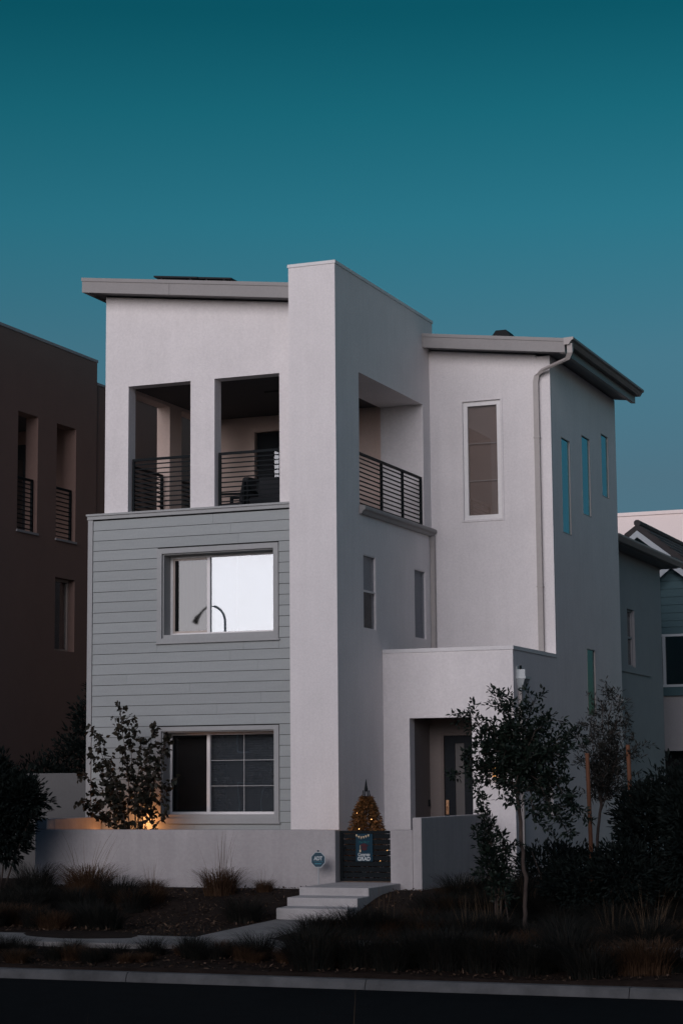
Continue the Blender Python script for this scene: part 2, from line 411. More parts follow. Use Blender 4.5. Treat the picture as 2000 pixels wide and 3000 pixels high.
# ------------------------------------------------------------------ the ground
def sstep(a, b, x):
    t = np.clip((x-a)/(b-a), 0, 1); return t*t*(3-2*t)
def ground_z(x, y):
    """patio level behind the garden wall, a mulch slope, the parkway, then the street"""
    x = np.asarray(x, float); y = np.asarray(y, float)
    front = -.02 - .38*sstep(-1.7, -4.4, y) - .16*sstep(-6.5, -9.0, y)
    right = -.16*sstep(2.2, 5.5, x)*(1-sstep(-4.5, -6.5, y))
    z = front + right
    z = z + .03*np.sin(x*1.7+y*.9)*np.sin(y*1.3-x*.4)*((y < -1.6) & (y > -9.0))
    street = (y < -9.2) & (y > -19.2)
    z = np.where(street, -.82, z)
    z = np.where(y <= -19.2, -.60, z)
    return z
def build_ground():
    xs = np.unique(np.concatenate([[-400, -120, -60, -30], np.arange(-16, 18, .4), [30, 60, 120, 400]]))
    ys = np.unique(np.concatenate([[-400, -150, -80, -40, -25, -19.4, -19.15, -12], np.arange(-9.1, 2.0, .3), [-9.25, 4, 8, 14, 25, 40, 60, 120, 400]]))
    X, Y = np.meshgrid(xs, ys); Z = ground_z(X, Y)
    nx, ny = len(xs), len(ys)
    V = np.stack([X.ravel(), Y.ravel(), Z.ravel()], 1).tolist()
    F = [(j*nx+i, j*nx+i+1, (j+1)*nx+i+1, (j+1)*nx+i) for j in range(ny-1) for i in range(nx-1)]
    mb = MB(); mb.v = [tuple(v) for v in V]; mb.f = F
    tag(mb.build('ground', M['soil'], smooth=True), kind='structure')
build_ground()
tag(MB().box(-300, 300, -19.1, -9.26, -.86, -.70).build('road', M['asphalt']), kind='structure')
def kerb(y, s):
    prof = [(y, -.90), (y+s*.0, -.69), (y+s*.025, -.625), (y+s*.055, -.592), (y+s*.17, -.585), (y+s*.17, -.90)]
    mb = MB(); x = -60.0
    while x < 60:
        mb.prism(prof, 0, x, x+3.04); x += 3.05
    return mb
tag(kerb(-9.26, 1).build('kerb', M['kerb']), kind='structure')
tag(kerb(-19.1, -1).build('kerb', M['kerb']), kind='structure')
# sidewalk along the street and the path up to the steps
sw = MB()
for i in range(-14, 14):
    x0 = .40+i*1.52
    sw.box(x0, x0+1.51, -7.55, -6.25, -.60, -.398)
tag(sw.build('sidewalk', M['walk'], bevel=.008), kind='structure')
pm = MB()
def pathz(y): return -.392 + (y+6.24)/(3.60-6.24)*-.0 
ya, yb = -6.245, -3.62
for k in range(2):
    y0 = ya+(yb-ya)*k/2; y1 = ya+(yb-ya)*(k+1)/2-.012
    z0 = -.395+.055*k/2; z1 = -.395+.055*(k+1)/2
    pm.hexa([(.46,y0,-.6),(1.58,y0,-.6),(1.58,y1,-.6),(.46,y1,-.6),(.46,y0,z0),(1.58,y0,z0),(1.58,y1,z1),(.46,y1,z1)])
tag(pm.build('path', M['walk'], bevel=.006), kind='structure')
st = MB().prism([(-3.61, -.6), (-3.61, -.178), (-3.21, -.170), (-3.21, -.048), (-2.75, -.040), (-2.75, .078), (-.3, .085), (-.3, -.6)], 0, .46, 1.58)
tag(st.build('concrete_steps', M['concrete'], bevel=.012), 'pale concrete steps rising to the slatted gate', 'steps', kind='structure')

# ------------------------------------------------------------------ the white house
house = tag(empty('stucco_house', (0, 0, 0)), 'three storey white stucco house with grey siding front, corner balcony and flat tower wall', 'house')
def roofz(x): return 10.10 - .1235*x
def undz(x): return roofz(x) - .25

# the tall fin ("tower") wall with the balcony opening and two windows through its side
wall(0, 0.0, -.86, 0, 5.0, -.3, 10.43, [(1.07, 4.40, 6.40, 8.735), (1.21, 1.81, 4.26, 5.555), (3.81, 4.43, 4.26, 5.555)]).build('tower_wall', M['stucco'], house)
cp = MB(); cp.box(-.875, .015, -.015, 5.015, 10.43, 10.485)
cp.build('coping', M['cap'], house)
# upper front wall of the balcony
HB = [(-4.26, -3.02, 6.40, 8.74), (-2.55, -1.30, 6.40, 8.74)]
wall(1, .60, .27, -4.73, -.862, 6.36, 10.4, HB, top=lambda u: undz(u)).build('upper_front_wall', M['stucco'], house)
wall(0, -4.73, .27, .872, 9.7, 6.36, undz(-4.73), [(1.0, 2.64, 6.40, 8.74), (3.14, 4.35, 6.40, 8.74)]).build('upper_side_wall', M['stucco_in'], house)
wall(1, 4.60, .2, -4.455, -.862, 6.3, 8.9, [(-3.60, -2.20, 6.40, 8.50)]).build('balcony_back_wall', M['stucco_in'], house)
MB().box(-.858, -.005, 4.405, 4.595, 6.40, 8.73).build('balcony_corner_wall', M['stucco_in'], house) if False else None
MB().box(-4.455, -.865, .875, 4.59, 6.16, 6.38).build('balcony_floor', M['concrete'], house)
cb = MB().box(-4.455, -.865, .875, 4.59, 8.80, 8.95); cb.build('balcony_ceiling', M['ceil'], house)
MB().box(-2.35, -1.55, 2.3, 2.85, 8.775, 8.797).build('ceiling_hatch', M['ceil'], house)
# French door at the back of the balcony
def door_glazed(x0, x1, y, z0, z1, parent, g0, g1, name='balcony_door'):
    d = MB()
    d.box(x0, g0, y, y+.06, z0, z1).box(g1, x1, y, y+.06, z0, z1).box(g0, g1, y, y+.06, 8.12, z1).box(g0, g1, y, y+.06, z0, z0+.2)
    d.box((g0+g1)/2+.01, (g0+g1)/2+.05, y+.005, y+.055, z0+.2, 8.12)
    o = d.build(name, M['door'], parent)
    MB().box(g0, g1, y+.025, y+.035, z0+.2, 8.12).build('pane', M['glass_b'], o)
    MB().box(g0, g1, y+.1, y+.12, z0+.2, 8.12).build('blind', M['dark_in'], o)
    return o
fr = MB(); fr.box(-3.68, -3.58, 4.575, 4.66, 6.39, 8.60).box(-2.22, -2.12, 4.575, 4.66, 6.39, 8.60).box(-3.58, -2.22, 4.575, 4.66, 8.49, 8.60)
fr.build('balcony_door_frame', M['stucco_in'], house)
door_glazed(-3.56, -2.90, 4.68, 6.41, 8.48, house, -3.22, -3.0); door_glazed(-2.895, -2.235, 4.68, 6.41, 8.48, house, -2.80, -2.58)

# lower front: siding over two storeys
WIN = [(-3.52, -1.375, 4.16, 5.655), (-3.52, -1.375, 1.045, 2.54)]
wall(1, .53, .45, -4.99, -.862, -.3, 6.30, WIN).build('siding_backing', M['gap_shade'], house)
MB().box(-4.985, -4.80, .985, 4.59, -.3, 6.29).build('lower_side_wall', M['siding'], house)
sd = MB()
LINES = [6.315, 6.135, 5.95, 5.77, 5.585, 5.40, 5.22, 5.03, 4.845, 4.66, 4.475, 4.29, 4.105, 3.92, 3.74, 3.555, 3.37, 3.185, 3.0, 2.82, 2.635, 2.45, 2.27, 2.085, 1.90, 1.715, 1.53, 1.345, 1.16, .975, .79, .6, .42, .23, .05, -.14]
XL, XR_ = -4.898, -.862
TR = [(-3.612, -1.285, 4.065, 5.745), (-3.612, -1.285, .955, 2.615)]     # outer edge of the window trims
def board(x0, x1, zb, zt):
    # tapered lap board: thick at its lower edge, which overhangs the one below
    sd.prism([(.529, zb+.003), (.499, zb+.003), (.507, zt-.005), (.529, zt-.005)], 0, x0, x1)
for a, b in zip(LINES[:-1], LINES[1:]):
    segs = [(XL, XR_, b, a)]
    for t in TR:
        ns = []
        for (x0, x1, z0, z1) in segs:
            if z1 <= t[2] or z0 >= t[3]: ns.append((x0, x1, z0, z1)); continue
            ns += [(x0, t[0]-.004, z0, z1), (t[1]+.004, x1, z0, z1)]
            if z1 - t[3] > .03: ns.append((t[0], t[1], t[3]+.002, z1))
            if t[2] - z0 > .03: ns.append((t[0], t[1], z0, t[2]-.002))
        segs = ns
    for (x0, x1, z0, z1) in segs:
        if x1-x0 > 2.2:
            xc = rnd.uniform(x0+.6, x1-.6); board(x0, xc-.0015, z0, z1); board(xc+.0015, x1, z0, z1)
        else: board(x0, x1, z0, z1)
sd.build('siding', M['siding'], house)
MB().box(-5.0, -4.905, .485, .60, -.3, 6.36).build('corner_board', M['trim'], house)
lg = MB(); lg.box(-5.02, -.864, .44, .86, 6.40, 6.435); lg.box(-5.008, -.864, .465, .86, 6.335, 6.398)
lg.build('ledge_trim', M['trim'], house)

def window_trim(t, h):
    mb = MB(); y0, y1 = .478, .528
    mb.box(t[0], h[0], y0, y1, t[2], t[3]); mb.box(h[1], t[1], y0, y1, t[2], t[3])
    mb.box(h[0], h[1], y0, y1, h[3], t[3]); mb.box(h[0], h[1], y0, y1, t[2], h[2])
    mb.box(t[0]-.02, t[1]+.02, .462, .50, t[2]-.004, t[2]+.022)
    # deep painted returns
    d = .022
    mb.box(h[0], h[0]+d, y1, .86, h[2], h[3]); mb.box(h[1]-d, h[1], y1, .86, h[2], h[3])
    mb.box(h[0]+d, h[1]-d, y1, .86, h[3]-d, h[3]); mb.box(h[0]+d, h[1]-d, y1, .86, h[2], h[2]+.06)
    return mb
def slider(h, kind):
    x0, x1, z0, z1 = h[0]+.022, h[1]-.022, h[2]+.06, h[3]-.022
    y = .79; w = empty('window', (0, 0, 0), house)
    fm = MB(); b = .045
    fm.box(x0, x0+b, y, y+.07, z0, z1).box(x1-b, x1, y, y+.07, z0, z1).box(x0+b, x1-b, y, y+.07, z1-b, z1).box(x0+b, x1-b, y, y+.07, z0, z0+b)
    xm = x0+(x1-x0)*.355
    fm.box(xm-.03, xm+.03, y-.006, y+.064, z0+b, z1-b)
    fm.build('frame', M['frame'], w)
    s = MB(); c = .035          # the sliding sash on the left
    s.box(x0+b, x0+b+c, y+.012, y+.05, z0+b, z1-b).box(x0+b+c, xm-.03, y+.012, y+.05, z1-b-c, z1-b).box(x0+b+c, xm-.03, y+.012, y+.05, z0+b, z0+b+c)
    s.build('sash', M['tanframe'] if kind == 'up' else M['black'], w)
    MB().box(x0+b+c, xm-.03, y+.03, y+.036, z0+b+c, z1-b-c).build('pane', M['glass_scr'], w)
    MB().box(xm+.03, x1-b, y+.028, y+.034, z0+b, z1-b).build('pane', M['glass_w'] if kind == 'up' else M['glass_d'], w)
    if kind == 'up':
        MB().box(xm+.0, x1-.03, y+.12, y+.124, z0, z1).build('roller_shade', M['shade'], w)
        cm = MB(); n = 60; pts = []
        for i in range(n+1):
            t = i/n; xx = x0+.03+(xm-x0-.05)*t
            pts.append((xx, y+.15+.012*math.sin(t*34)+.008*math.sin(t*15+1)))
        for i in range(n):
            (ax, ay), (bx, by) = pts[i], pts[i+1]
            cm.quad((ax, ay, z0), (bx, by, z0), (bx, by, z1), (ax, ay, z1))
        cm.build('curtain', M['curtain'], w, smooth=True)
        MB().box(xm+.03+.37*(x1-xm), xm+.036+.37*(x1-xm), y+.040, y+.046, z0+b, z1-b).build('muntin', M['frame'], w)
    else:
        mt = MB(); xc = (xm+.03+x1-b)/2
        mt.box(xc-.006, xc+.006, y+.019, y+.025, z0+b, z1-b)
        for k in (1, 2):
            zz = z0+b+(z1-z0-2*b)*k/3
            mt.box(xm+.03, x1-b, y+.018, y+.024, zz-.0055, zz+.0055)
        mt.build('muntin', M['trim'], w)
        bl = MB(); z = z0+.02
        while z < z1:
            bl.hexa([(x0, y+.10, z), (x1, y+.10, z), (x1, y+.103, z+.004), (x0, y+.103, z+.004), (x0, y+.125, z+.036), (x1, y+.125, z+.036), (x1, y+.128, z+.040), (x0, y+.128, z+.040)]); z += .042
        bl.build('blind', M['blind'], w)
for t, h, k in ((TR[0], WIN[0], 'up'), (TR[1], WIN[1], 'low')):
    window_trim(t, h).build('window_trim', M['trim'], house)
    slider(h, k)

# right-hand block and its windows
SW = [(5.46, 6.08, 6.28, 8.12), (6.95, 7.58, 6.81, 8.395), (8.48, 9.06, 7.37, 8.67), (6.98, 7.60, 2.89, 4.185)]
wall(0, 2.39, -.27, 4.802, 9.72, -.4, undz(2.39), SW).build('right_side_wall', M['stucco'], house)
wall(0, 2.39, -.27, 2.10, 4.80, -.4, 3.88, [(3.93, 4.42, 1.0, 1.64)]).build('porch_side_wall', M['stucco'], house)
TW = (.66, 1.41, 6.53, 8.795)
wall(1, 4.80, .25, .0, 2.119, 3.0, 9.6, [TW], top=lambda u: undz(u)).build('right_front_wall', M['stucco'], house)
wall(1, 2.10, .25, .002, 2.119, -.3, 3.88, [(.49, 1.63, -.3, 2.735)]).build('porch_front_wall', M['stucco'], house)
MB().box(.002, 2.119, 2.36, 4.79, 3.55, 3.70).build('porch_roof', M['roof'], house)
pc = MB()
pc.box(.004, 2.405, 2.085, 2.365, 3.88, 3.945); pc.box(2.105, 2.405, 2.365, 4.798, 3.88, 3.945)
pc.build('coping', M['cap'], house)
# entry recess
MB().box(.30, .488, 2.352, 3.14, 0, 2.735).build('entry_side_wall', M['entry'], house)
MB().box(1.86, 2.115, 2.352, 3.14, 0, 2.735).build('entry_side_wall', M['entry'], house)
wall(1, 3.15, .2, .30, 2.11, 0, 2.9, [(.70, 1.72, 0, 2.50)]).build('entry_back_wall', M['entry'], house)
MB().box(.30, 2.115, 2.352, 3.14, 2.75, 2.9).build('entry_ceiling', M['soffit'], house)
ft = MB(); ft.box(.70, .755, 3.13, 3.26, .04, 2.50).box(1.67, 1.72, 3.13, 3.26, .04, 2.50).box(.755, 1.67, 3.13, 3.26, 2.45, 2.50)
ft.build('door_frame', M['door_trim'], house)
dr = MB(); dr.box(.757, .95, 3.18, 3.23, .05, 2.447).box(1.12, 1.668, 3.18, 3.23, .05, 2.447).box(.95, 1.12, 3.18, 3.23, 2.31, 2.447).box(.95, 1.12, 3.18, 3.23, .05, .35)
door = dr.build('front_door', M['door'], house, bevel=.004)
MB().box(.95, 1.12, 3.20, 3.206, .35, 2.31).build('door_glass', M['door_lite'], door)
hd = MB().box(.775, .825, 3.165, 3.178, 1.06, 1.31); hd.tube([(.80, 3.165, 1.20), (.80, 3.12, 1.19), (.80, 3.12, 1.09), (.80, 3.165, 1.08)], .009)
hd.tube([(.80, 3.178, 1.27), (.80, 3.155, 1.27)], .018)
hd.build('door_handle', M['brass'], door)
MB().box(.49, .51, 3.02, 3.07, 1.20, 1.32).build('doorbell', M['black'], house, bevel=.004)
MB().box(.50, 1.85, 2.36, 3.14, -.02, .085).build('entry_floor', M['concrete'], house)
# rear closure
rb = MB(); rb.box(-4.72, 2.11, 9.60, 9.71, -.3, 9.5); rb.box(-4.99, -4.75, 4.60, 9.7, -.3, 6.35)
rb.box(-4.7, 2.1, 4.9, 9.59, 6.0, 6.2); rb.box(-4.7, 2.1, 4.9, 9.59, 2.9, 3.1)
rb.box(-.88, -.87, .9, 4.59, 2.0, 6.1)
rb.build('rear_wall', M['stucco'], house)

# roof slab in three pieces round the tower wall
rf = MB()
def slab(x0, x1, y0, y1, t=.25, up=0):
    rf.hexa([(x0,y0,roofz(x0)-t),(x1,y0,roofz(x1)-t),(x1,y1,roofz(x1)-t),(x0,y1,roofz(x0)-t),(x0,y0,roofz(x0)),(x1,y0,roofz(x1)),(x1,y1,roofz(x1)),(x0,y1,roofz(x0))])
slab(-4.96, -.864, .235, 9.80, .22); slab(.004, 2.70, 4.435, 9.80, .22); slab(-.864, .004, 5.02, 9.80, .22)
roof = rf.build('roof', M['soffit'], house)
def fascia(x0, x1, y0, y1, zt=.0, zb=.255):
    return MB().hexa([(x0,y0,roofz(x0)-zb),(x1,y0,roofz(x1)-zb),(x1,y1,roofz(x1)-zb),(x0,y1,roofz(x0)-zb),(x0,y0,roofz(x0)-zt),(x1,y0,roofz(x1)-zt),(x1,y1,roofz(x1)-zt),(x0,y1,roofz(x0)-zt)])
# front fascia boards (a butt joint in the left one) with a drip flashing on top
fascia(-5.01, -3.253, .20, .234).build('fascia', M['fascia'], roof)
fascia(-3.247, -.864, .20, .234).build('fascia', M['fascia'], roof)
fascia(.004, 2.80, 4.40, 4.434).build('fascia', M['fascia'], roof)
fascia(-5.01, -4.962, .2345, 9.86).build('fascia', M['fascia'], roof)
for x0, x1, y in ((-5.02, -.864, .185), (.004, 2.81, 4.385)):
    fl = MB()
    fl.hexa([(x0,y,roofz(x0)-.05),(x1,y,roofz(x1)-.05),(x1,y+.12,roofz(x1)+.002),(x0,y+.12,roofz(x0)+.002),(x0,y,roofz(x0)+.014),(x1,y,roofz(x1)+.014),(x1,y+.12,roofz(x1)+.014),(x0,y+.12,roofz(x0)+.014)])
    fl.build('drip_flashing', M['fascia'], roof)
fascia(2.702, 2.80, 4.4345, 9.86, .04, .27).build('fascia', M['gutter'], roof)
gp = [(2.803, 9.755), (2.803, 9.63), (2.90, 9.63), (2.925, 9.665), (2.945, 9.70), (2.985, 9.72), (2.985, 9.762), (2.955, 9.762), (2.955, 9.735), (2.92, 9.71), (2.90, 9.66), (2.82, 9.66), (2.82, 9.755)]
MB().prism(gp, 1, 4.33, 9.90).build('gutter', M['gutter'], roof)
MB().prism([(2.803, 9.758), (2.803, 9.627), (2.90, 9.627), (2.948, 9.70), (2.988, 9.72), (2.988, 9.764)], 1, 4.315, 4.329).build('gutter_end', M['pipe'], roof)
# solar panels and vents on the roof
for x0, x1, y0 in ((-3.86, -2.98, .78), (-2.97, -2.32, .80)):
    s = MB(); h = .215
    s.hexa([(x0,y0,roofz(x0)+h-.03),(x1,y0,roofz(x1)+h-.03),(x1,y0+1.6,roofz(x1)+h-.03),(x0,y0+1.6,roofz(x0)+h-.03),(x0,y0,roofz(x0)+h),(x1,y0,roofz(x1)+h),(x1,y0+1.6,roofz(x1)+h),(x0,y0+1.6,roofz(x0)+h)])
    for xx in (x0+.15, x1-.15): s.box(xx-.02, xx+.02, y0+.02, y0+.06, roofz(xx)-.02, roofz(xx)+h-.031)
    s.build('solar_panel', M['solar'], house)
def hat(x0, x1, y, zt):
    zr = roofz((x0+x1)/2); b = (x1-x0)*.28
    mb = MB().prism([(x0, zr-.05), (x1, zr-.08), (x1, zr+.08), (x1-b, zt), (x0+b, zt), (x0, zr+.09)], 1, y, y+.45)
    return mb
hat(-1.90, -1.58, .9, 10.485).build('roof_vent', M['vent'], house)
hat(1.14, 1.60, 5.05, 10.19).build('roof_vent', M['vent'], house)

# narrow windows
def narrow_window(axis, p, u0, u1, z0, z1, inward, material, fmat, bar=None, shade=None, rec=.05, b=.03, name='window'):
    """frame + pane set back in a wall opening; inward = +1/-1 along the axis"""
    def bx(mb, a0, a1, d0, d1, c0, c1):
        lo, hi = sorted((p+inward*d0, p+inward*d1))
        return mb.box(a0, a1, lo, hi, c0, c1) if axis == 1 else mb.box(lo, hi, a0, a1, c0, c1)
    w = empty(name, (0, 0, 0), house); f = MB(); e = .0015
    bx(f, u0+e, u0+b, rec, rec+.06, z0+e, z1-e); bx(f, u1-b, u1-e, rec, rec+.06, z0+e, z1-e)
    bx(f, u0+b, u1-b, rec, rec+.06, z1-b, z1-e); bx(f, u0+b, u1-b, rec, rec+.06, z0+e, z0+b)
    if bar:
        for zz in bar: bx(f, u0+b, u1-b, rec+.004, rec+.05, zz-.016, zz+.016)
    f.build('frame', fmat, w)
    g = MB(); bx(g, u0+b, u1-b, rec+.025, rec+.031, z0+b, z1-b); g.build('pane', material, w)
    if shade:
        for sm, s0, s1 in shade:
            q = MB(); bx(q, u0+.005, u1-.005, rec+.075, rec+.079, s0, s1); q.build('roller_shade', sm, w)
    else:
        q = MB(); bx(q, u0+.005, u1-.005, rec+.12, rec+.124, z0+.005, z1-.005); q.build('blind', M['dark_in'], w)
    return w
narrow_window(0, 0, 1.21, 1.81, 4.26, 5.555, -1, M['glass_s'], M['stucco'], bar=[4.92], rec=.006, b=.02, shade=[(M['frame'], 4.92, 5.55), (M['dark_in'], 4.262, 4.918)])
narrow_window(0, 0, 3.81, 4.43, 4.26, 5.555, -1, M['glass_s'], M['stucco'], rec=.006, b=.02, shade=[(M['blind'], 4.262, 5.55)])
for a in SW: narrow_window(0, 2.39, *a, -1, M['glass_u'] if a[2] < 4 else M['glass_t'], M['pipe'], rec=-.004, b=.018)
narrow_window(0, 2.39, 3.93, 4.42, 1.0, 1.64, -1, M['glass_d'], M['tanframe'])
tw = narrow_window(1, 4.80, *TW, 1, M['glass_l'], M['frame'], rec=.03, b=.085, shade=[(M['beige_shade'], 6.54, 8.79)])
for zz in (7.99, 7.275): MB().box(TW[0]+.085, TW[1]-.085, 4.862, 4.868, zz-.007, zz+.007).build('muntin', M['frame'], tw)
sr = MB(); sr.box(TW[0]-.045, TW[0], 4.785, 4.80-.002, TW[2]-.045, TW[3]+.03).box(TW[1], TW[1]+.045, 4.785, 4.798, TW[2]-.045, TW[3]+.03)
sr.box(TW[0], TW[1], 4.785, 4.798, TW[2]-.045, TW[2]).box(TW[0], TW[1], 4.785, 4.798, TW[3], TW[3]+.03)
sr.build('window_surround', M['stucco'], house, bevel=.006)

# side ledge with its little gutter, and the downpipes
MB().prism([(.002, 6.385), (.002, 6.24), (.05, 6.24), (.075, 6.29), (.115, 6.315), (.115, 6.36), (.09, 6.385)], 1, 1.04, 5.06 if False else 4.795).build('balcony_ledge', M['fascia'], house)
dp = MB().sweep([(.045, 4.73, 6.25), (.045, 4.73, 6.12), (.045, 4.745, 6.0), (.045, 4.745, 3.72)], .05, .04, (0, 1, 0))
dp.build('downpipe', M['pipe'], house)
dp = MB().sweep([(2.90, 4.40, 9.66), (2.90, 4.42, 9.50), (2.82, 4.50, 9.40), (2.30, 4.68, 9.27), (2.16, 4.74, 9.18), (2.135, 4.75, 9.05), (2.135, 4.75, 3.75)], .05, .04, (.86, -.5, 0) if False else (1, 0, 0))
dp.build('downpipe', M['pipe'], house)
for zz in (8.0, 5.2): MB().box(2.075, 2.195, 4.70, 4.797, zz-.012, zz+.012).build('pipe_strap', M['pipe'], house)
# scupper head on the porch side wall
cd = MB()
x0 = 2.392
cd.box(x0, x0+.17, 2.25, 2.60, 3.38, 3.42)
cd.hexa([(x0,2.36,3.18),(x0+.06,2.36,3.18),(x0+.06,2.47,3.18),(x0,2.47,3.18),(x0,2.26,3.38),(x0+.15,2.26,3.38),(x0+.15,2.59,3.38),(x0,2.59,3.38)])
cd.box(x0, x0+.16, 2.26, 2.275, 3.42, 3.54).box(x0, x0+.015, 2.275, 2.58, 3.42, 3.60)
hdm = cd.build('scupper_head', M['whiteplastic'], house)
MB().box(x0+.004, x0+.06, 2.37, 2.46, -.1, 3.178).build('downpipe', M['pipe'], house)
MB().box(x0+.016, x0+.03, 2.42, 2.50, 3.43, 3.62).build('scupper_opening', M['black'], house)
sl = MB(); sl.box(2.01, 2.07, 2.03, 2.098, 1.68, 1.86); sl.build('wall_lamp', M['lamp_glow'], house)
MB().box(2.00, 2.08, 2.02, 2.098, 1.862, 1.89).build('wall_lamp_cap', M['black'], house)
# wall camera far down the side
wc = MB().box(2.392, 2.46, 9.30, 9.42, 3.28, 3.36).box(2.46, 2.53, 9.25, 9.47, 3.20, 3.27)
wc.build('wall_camera', M['whiteplastic'], house, bevel=.01)

# railings
def railing(p0, p1, z0, z1, nb, posts, parent, t=.022):
    rl = empty('railing', (0, 0, 0), parent)
    p0 = Vector(p0); p1 = Vector(p1); d = (p1-p0); L = d.length; d.normalize(); n = Vector((-d.y, d.x))
    def seg(mb, a, b, h, za, zb):
        A = p0+d*a; B = p0+d*b
        q = [A-n*h, B-n*h, B+n*h, A+n*h]
        mb.hexa([(v.x, v.y, za) for v in q]+[(v.x, v.y, zb) for v in q])
    tr = MB(); seg(tr, 0, L, t*.85, z1-.045, z1); tr.build('top_rail', M['black'], rl)
    b = MB()
    for i in range(nb):
        zz = z0 + (z1-.05-z0)*(i+.3)/nb
        seg(b, .01, L-.01, .009, zz-.0105, zz+.0105)
    b.build('bars', M['black'], rl)
    for f in posts:
        pm_ = MB(); a = f*L; a = min(max(a, t), L-t); seg(pm_, a-t, a+t, t, z0-.03, z1-.046); pm_.build('post', M['black'], rl)
    return rl
for h in HB: railing((h[0]+.02, .74), (h[1]-.02, .74), 6.44, 7.43, 11, (0, 1), house)
railing((-.05, 1.09), (-.05, 4.38), 6.42, 7.34, 11, (0, .36, .69, 1), house)
railing((-4.60, 1.03), (-4.60, 2.61), 6.44, 7.43, 11, (0, 1), house)
railing((-4.60, 3.17), (-4.60, 4.33), 6.44, 7.43, 11, (0, 1), house)

# lounge chair and sofa on the balcony
def lounge(name, label, x, y, w, ang):
    o = tag(empty(name, (x, y, 6.38)), label, 'chair' if w < 1 else 'sofa')
    o.rotation_euler = (0, 0, ang)
    h = w/2
    f = MB()
    for sx in (-1, 1):
        a, b = sorted((sx*h, sx*(h-.05)))
        f.box(a, b, -.38, -.33, 0, .60); f.box(a, b, .30, .35, 0, .82); f.hexa([(a,-.38,.60),(b,-.38,.60),(b,.34,.56),(a,.34,.56),(a,-.38,.64),(b,-.38,.64),(b,.34,.60),(a,.34,.60)])
    f.box(-h+.05, h-.05, -.36, .34, .24, .29)
    f.build('frame', M['black'], o)
    MB().box(-h+.06, h-.06, -.38, .26, .30, .44).build('seat_cushion', M['fabric'], o, bevel=.03)
    k = MB().hexa([(-h+.06,.16,.44),(h-.06,.16,.44),(h-.06,.30,.44),(-h+.06,.30,.44),(-h+.06,.26,.90),(h-.06,.26,.90),(h-.06,.40,.90),(-h+.06,.40,.90)])
    k.build('back_cushion', M['fabric'], o, bevel=.03)
    return o
lounge('outdoor_sofa', 'dark cushioned sofa on the balcony behind the right-hand front railing', -1.95, 2.6, 1.5, R(8))
lounge('lounge_chair', 'dark armchair seen edge-on beside the balcony sofa, before the balcony door', -3.15, 2.9, .62, R(-100))

# ------------------------------------------------------------------ garden wall, gate, sign, flag
gw = tag(empty('garden_wall', (0, 0, 0)), 'low stucco garden wall enclosing the front courtyard on both sides of the gate', 'wall')
MB().box(-4.90, .50, -1.40, -1.15, -.5, .895).build('front_wall', M['garden'], gw, bevel=.012)
MB().box(1.42, 1.79, -1.40, -1.15, -.5, .895).build('front_wall', M['garden'], gw, bevel=.012)
MB().box(1.792, 1.94, -1.405, 2.09, -.6, 1.085).build('side_wall', M['garden'], gw, bevel=.012)
MB().box(-4.905, -4.68, -1.145, .48, -.5, 1.07).build('side_wall', M['garden'], gw, bevel=.012)
MB().box(-4.905, -4.68, -1.402, -1.15, .898, 1.07).build('wall_end', M['garden'], gw, bevel=.012)
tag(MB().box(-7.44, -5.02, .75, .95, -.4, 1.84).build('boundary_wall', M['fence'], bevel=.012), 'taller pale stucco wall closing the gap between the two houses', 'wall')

gate = tag(empty('metal_gate', (0, 0, 0)), 'black horizontal slat gate in the garden wall atop the steps', 'gate')
g = MB(); yg = -1.20
g.box(.51, .56, yg-.025, yg+.025, .10, .88).box(1.36, 1.41, yg-.025, yg+.025, .10, .88).box(.56, 1.36, yg-.02, yg+.02, .835, .88).box(.56, 1.36, yg-.02, yg+.02, .10, .145)
g.build('gate_frame', M['black'], gate)
s = MB(); z = .16
while z < .80:
    s.box(.56, 1.36, yg-.008, yg+.008, z, z+.072); z += .0855
s.build('slats', M['black'], gate)
MB().box(1.40, 1.419, yg-.03, yg+.03, .09, .86).build('latch_post', M['black'], gate)
MB().tube([(.60, yg-.03, .62), (.60, yg-.06, .62), (.60, yg-.06, .52), (.60, yg-.03, .52)], .008).build('gate_handle', M['black'], gate)

def text_mesh(name, body, size, loc, material, parent, width=None, bold=0.0, italic=0.0, ext=.0012):
    """raised lettering facing the street"""
    cu = bpy.data.curves.new(name, 'FONT'); cu.body = body; cu.size = size; cu.align_x = 'CENTER'; cu.align_y = 'CENTER'
    cu.extrude = ext; cu.offset = bold; cu.shear = italic
    t = bpy.data.objects.new(name, cu); COL.objects.link(t)
    bpy.context.view_layer.update()
    me = bpy.data.meshes.new_from_object(t.evaluated_get(bpy.context.evaluated_depsgraph_get()))
    bpy.data.objects.remove(t); bpy.data.curves.remove(cu)
    co = np.array([v.co[:] for v in me.vertices])
    s_ = width/(co[:, 0].max()-co[:, 0].min()) if width else 1.0
    cx = (co[:, 0].max()+co[:, 0].min())/2; cz = (co[:, 1].max()+co[:, 1].min())/2
    new = np.stack([(co[:, 0]-cx)*s_+loc[0], -co[:, 2]+loc[1], (co[:, 1]-cz)*(1 if width is None else min(1, s_*1.4))+loc[2]], 1)
    me.vertices.foreach_set('co', new.ravel()); me.update()
    me.materials.clear(); me.materials.append(material)
    o = bpy.data.objects.new(name, me); COL.objects.link(o)
    if parent: o.parent = parent
    return o

